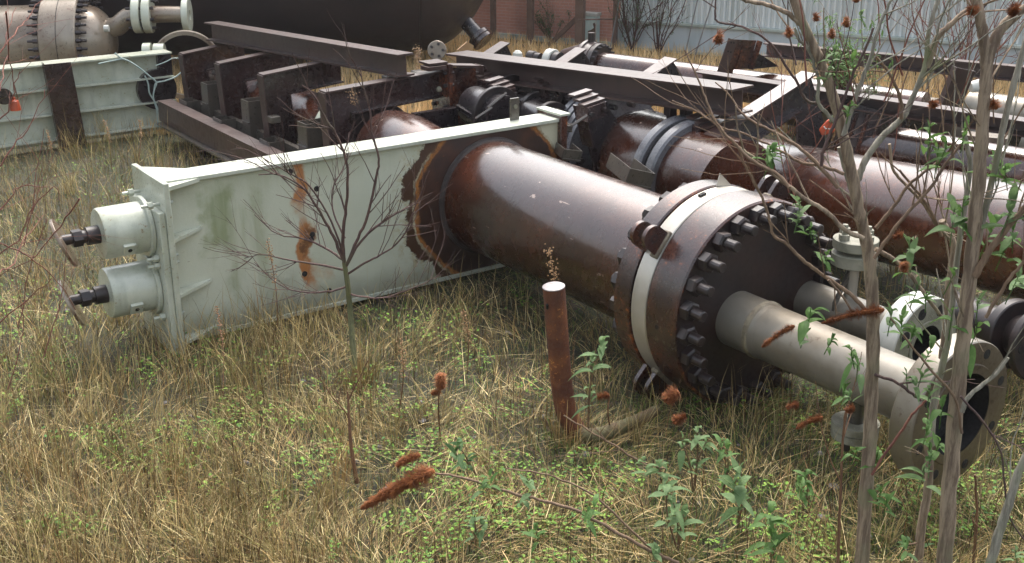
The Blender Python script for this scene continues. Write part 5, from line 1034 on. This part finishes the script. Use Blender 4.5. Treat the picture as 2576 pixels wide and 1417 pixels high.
for k, (lab, a_, b_, c_, r) in enumerate((('dead stalk with a rusty drooping double flower spike left of the post', z8(690, 700), z8(690, 290), z8(690, 380), .02), ('dead stalk with a small round rusty head right of the post', z8(1700, 640), z8(1690, 420), z8(1620, 430), .017))):
    b = atz(*a_); rt = root('dead_flower_stalk', lab, 'flower stalk', b, 'dead flower stalks in the weeds'); Yv = b[1]-.12; mb = MB(); mb.tube(spline([b, atY((a_[0]+b_[0])/2-6, (a_[1]+b_[1])/2, Yv), atY(*b_, Yv)], 4), .003, 6); part('stem', mb, M['stalk'], rt)
    p, q_ = atY(*b_, Yv), atY(*c_, Yv); part('flower_spike', spikebody(p, q_, r, r*.85, 700), M['spike'], rt, smooth=0)
    if k == 0: part('flower_spike', spikebody(atY(*z8(690, 395), Yv), atY(*z8(635, 412), Yv), .016, .012, 400), M['spike'], rt, smooth=0)
# dried seed heads
def dock(lab, base, top, Yv, col='twig', n=130, wd=.022, frac=.45):
    b = atz(*base); p = atY(*top, Yv); rt = root('dried_seed_stalk', lab, 'seed stalk', b, 'dried seed stalks'); pts = spline([b-ZZ*.02, (b+p)/2+np.array([.015, 0, 0]), p], 6); mb = MB(); mb.tube(pts, list(np.linspace(.003, .0012, len(pts))), 5); part('stem', mb, M['stalk'], rt)
    mb = MB()
    for k in range(n):
        q = 1-frac*random.random(); i = min(int(q*(len(pts)-1)), len(pts)-2); c = pts[i]+(pts[i+1]-pts[i])*random.random()+rng.normal(0, wd*.5, 3)*[1, 1, .6]; mb.lathe(c, unit(rng.normal(0, 1, 3)), [(0, .001), (.003, .004), (.006, .001)], 4)
    part('seed_head', mb, M['tan'], rt, smooth=0)
dock('brown seed stalk standing in front of the thick brown pipe', z6(-330, 1300) if False else (1400, 800), (1378, 622), 4.5, frac=.75)
dock('shaggy tan seed stalk before the girder end, against the dark tank', (1050, 210), (1048, 118), 8.0, n=260, wd=.03, frac=.7)
dock('dry hanging weed in front of the nearest bent frame', (880, 380), (888, 222), 6.9, n=200, wd=.03, frac=.95)
for k, (a_, b_, Yv) in enumerate((((560, 990), (545, 770), 4.9), ((1175, 930), (1165, 780), 4.7), ((700, 860), (672, 600), 4.95), ((280, 420), (262, 300), 8.3), ((345, 420), (352, 300), 8.5), ((130, 420), (118, 330), 8.4), ((1000, 1050), (1010, 850), 4.2))):
    dock(('seed stalk in the straw by the valve bottom', 'seed stalk in the weeds under the thick pipe', 'pinkish seed stalk in front of the valve moss streaks', 'seed stalk before the brown column', 'seed stalk under the hanging rope', 'seed stalk near the small orange cap', 'dark seed stalk in the weeds below the sapling crown')[k], a_, b_, Yv, n=70, wd=.014)
# reddish twigs hanging in at the left edge
lt = root('red_twig_bush', 'thin reddish bare twigs arching in at the left edge', 'shrub', atz(-60, 900))
for L in ([(-20, 165), (35, 85), (70, 45), (120, -10)], [(-20, 330), (20, 280), (38, 215), (50, 180)], [(-10, 430), (35, 370), (80, 310), (112, 225)], [(-10, 560), (20, 500), (60, 470), (120, 470)], [(-15, 650), (45, 600), (85, 520), (140, 470), (150, 505)], [(-20, 700), (30, 660), (60, 600), (110, 540)],
          [(-10, 820), (60, 760), (130, 700)], [(15, 30), (25, 150), (45, 250)], [(-10, 240), (10, 180), (20, 90), (40, 20)], [(-10, 610), (60, 640), (130, 690), (190, 780)], [(200, 500), (150, 570), (90, 640), (-10, 700)]):
    stem('branch', L, .0027, .0011, 'twigr', 3.3, .003, 6, random.uniform(-.2, .4), 4, lt, 3)
for i, (x, y) in enumerate(((60, 620), (45, 820), (110, 900), (20, 980))):
    P = atY(x, y, 3.6); mb = MB(); grow(mb, P, (.4, .1, .9), .4, .002, 2, .5, (2, 3), .2, 4); part('branch', mb, M['twigr'], lt, smooth=60)
# small green bushes in front of the walls
def bush(lab, base, H, Wd, nl, Lf, mat='leafd', tw='twig', name='wall_bush', ks=9):
    b = atz(*base); rt = root(name, lab, 'bush', b, 'bushes growing at the foot of the walls'); mb = MB(); tips = []
    for k in range(ks):
        d = unit((random.uniform(-1, 1)*Wd/H*1.6, random.uniform(-.4, .2), 1)); grow(mb, b, d, H*random.uniform(.7, 1.1), .008, 2, .5, (2, 4), .2, 4)
    part('stems', mb, M[tw], rt, smooth=60); mb = MB()
    vs = np.array(mb.v) if mb.v else None; src = np.array(rt.children[0].data.vertices[0].co) if False else None
    V_ = np.array([v.co[:] for v in rt.children[0].data.vertices])+b
    for k in range(nl):
        p = V_[random.randrange(len(V_))]
        if p[2] < .12: continue
        leaf(mb, p, rng.normal(0, 1, 3)*[1, .6, .5], Lf*random.uniform(.6, 1.2), Lf*.45, .2)
    part('foliage', mb, M[mat], rt, smooth=80)
bush('low green bush at the foot of the brick wall', (1388, 110), .34, .28, 420, .035, 'leafd')
bush('tall sparse bush where the brick meets the pale metal wall', (1590, 132), .95, .30, 620, .032, 'leafd', 'twigd', ks=12)
bush('sparse climbing bush against the warehouse left of the tilted channel', (1655, 142), .85, .25, 160, .030, 'leafd', 'twigd', ks=7)
bush('reddish bare bush between the highest girder and the warehouse', (2400, 230), .9, .5, 30, .03, 'leafy', 'twigr', ks=16)
for i, (x, y, Yv) in enumerate(((2140, 215, 8.6), (2195, 205, 8.6))):
    rt = root('wall_bush', ('leafy weed growing up beside the rust brown prop', 'second leafy weed on the back girder, right of the rust brown prop')[i], 'bush', atY(x, y, Yv)*[1, 1, 0], 'bushes growing at the foot of the walls'); mb = MB(); b = atY(x, y, Yv)*[1, 1, 0]
    for k in range(5): grow(mb, b, (random.uniform(-.15, .15), 0, 1), .85, .006, 1, .4, (3, 5), .2, 4)
    part('stems', mb, M['twig'], rt, smooth=60); V_ = np.array([v.co[:] for v in rt.children[0].data.vertices])+b; V_ = V_[V_[:, 2] > .35]; mb = MB()
    for k in range(260): leaf(mb, V_[random.randrange(len(V_))], rng.normal(0, 1, 3)*[1, .6, .5], .045, .018, .3)
    part('foliage', mb, M['leaf'], rt, smooth=80)


# ------------------------------------------------------------------ damp air
hz = MB(); hz.box((0, 8, 3.2), (30, 0, 0), (0, 12, 0), (0, 0, 4.3))
hm = bpy.data.materials.new('damp_air'); hm.use_nodes = True; ht = hm.node_tree; ht.nodes.clear()
vo = ht.nodes.new('ShaderNodeVolumePrincipled'); vo.inputs['Color'].default_value = (.88, .89, .96, 1); vo.inputs['Density'].default_value = .0009; vo.inputs['Anisotropy'].default_value = .3
oo = ht.nodes.new('ShaderNodeOutputMaterial'); ht.links.new(vo.outputs[0], oo.inputs['Volume'])
single('haze', hz, hm, 'thin damp air with drizzle over the yard', None, kind='stuff', smooth=0)
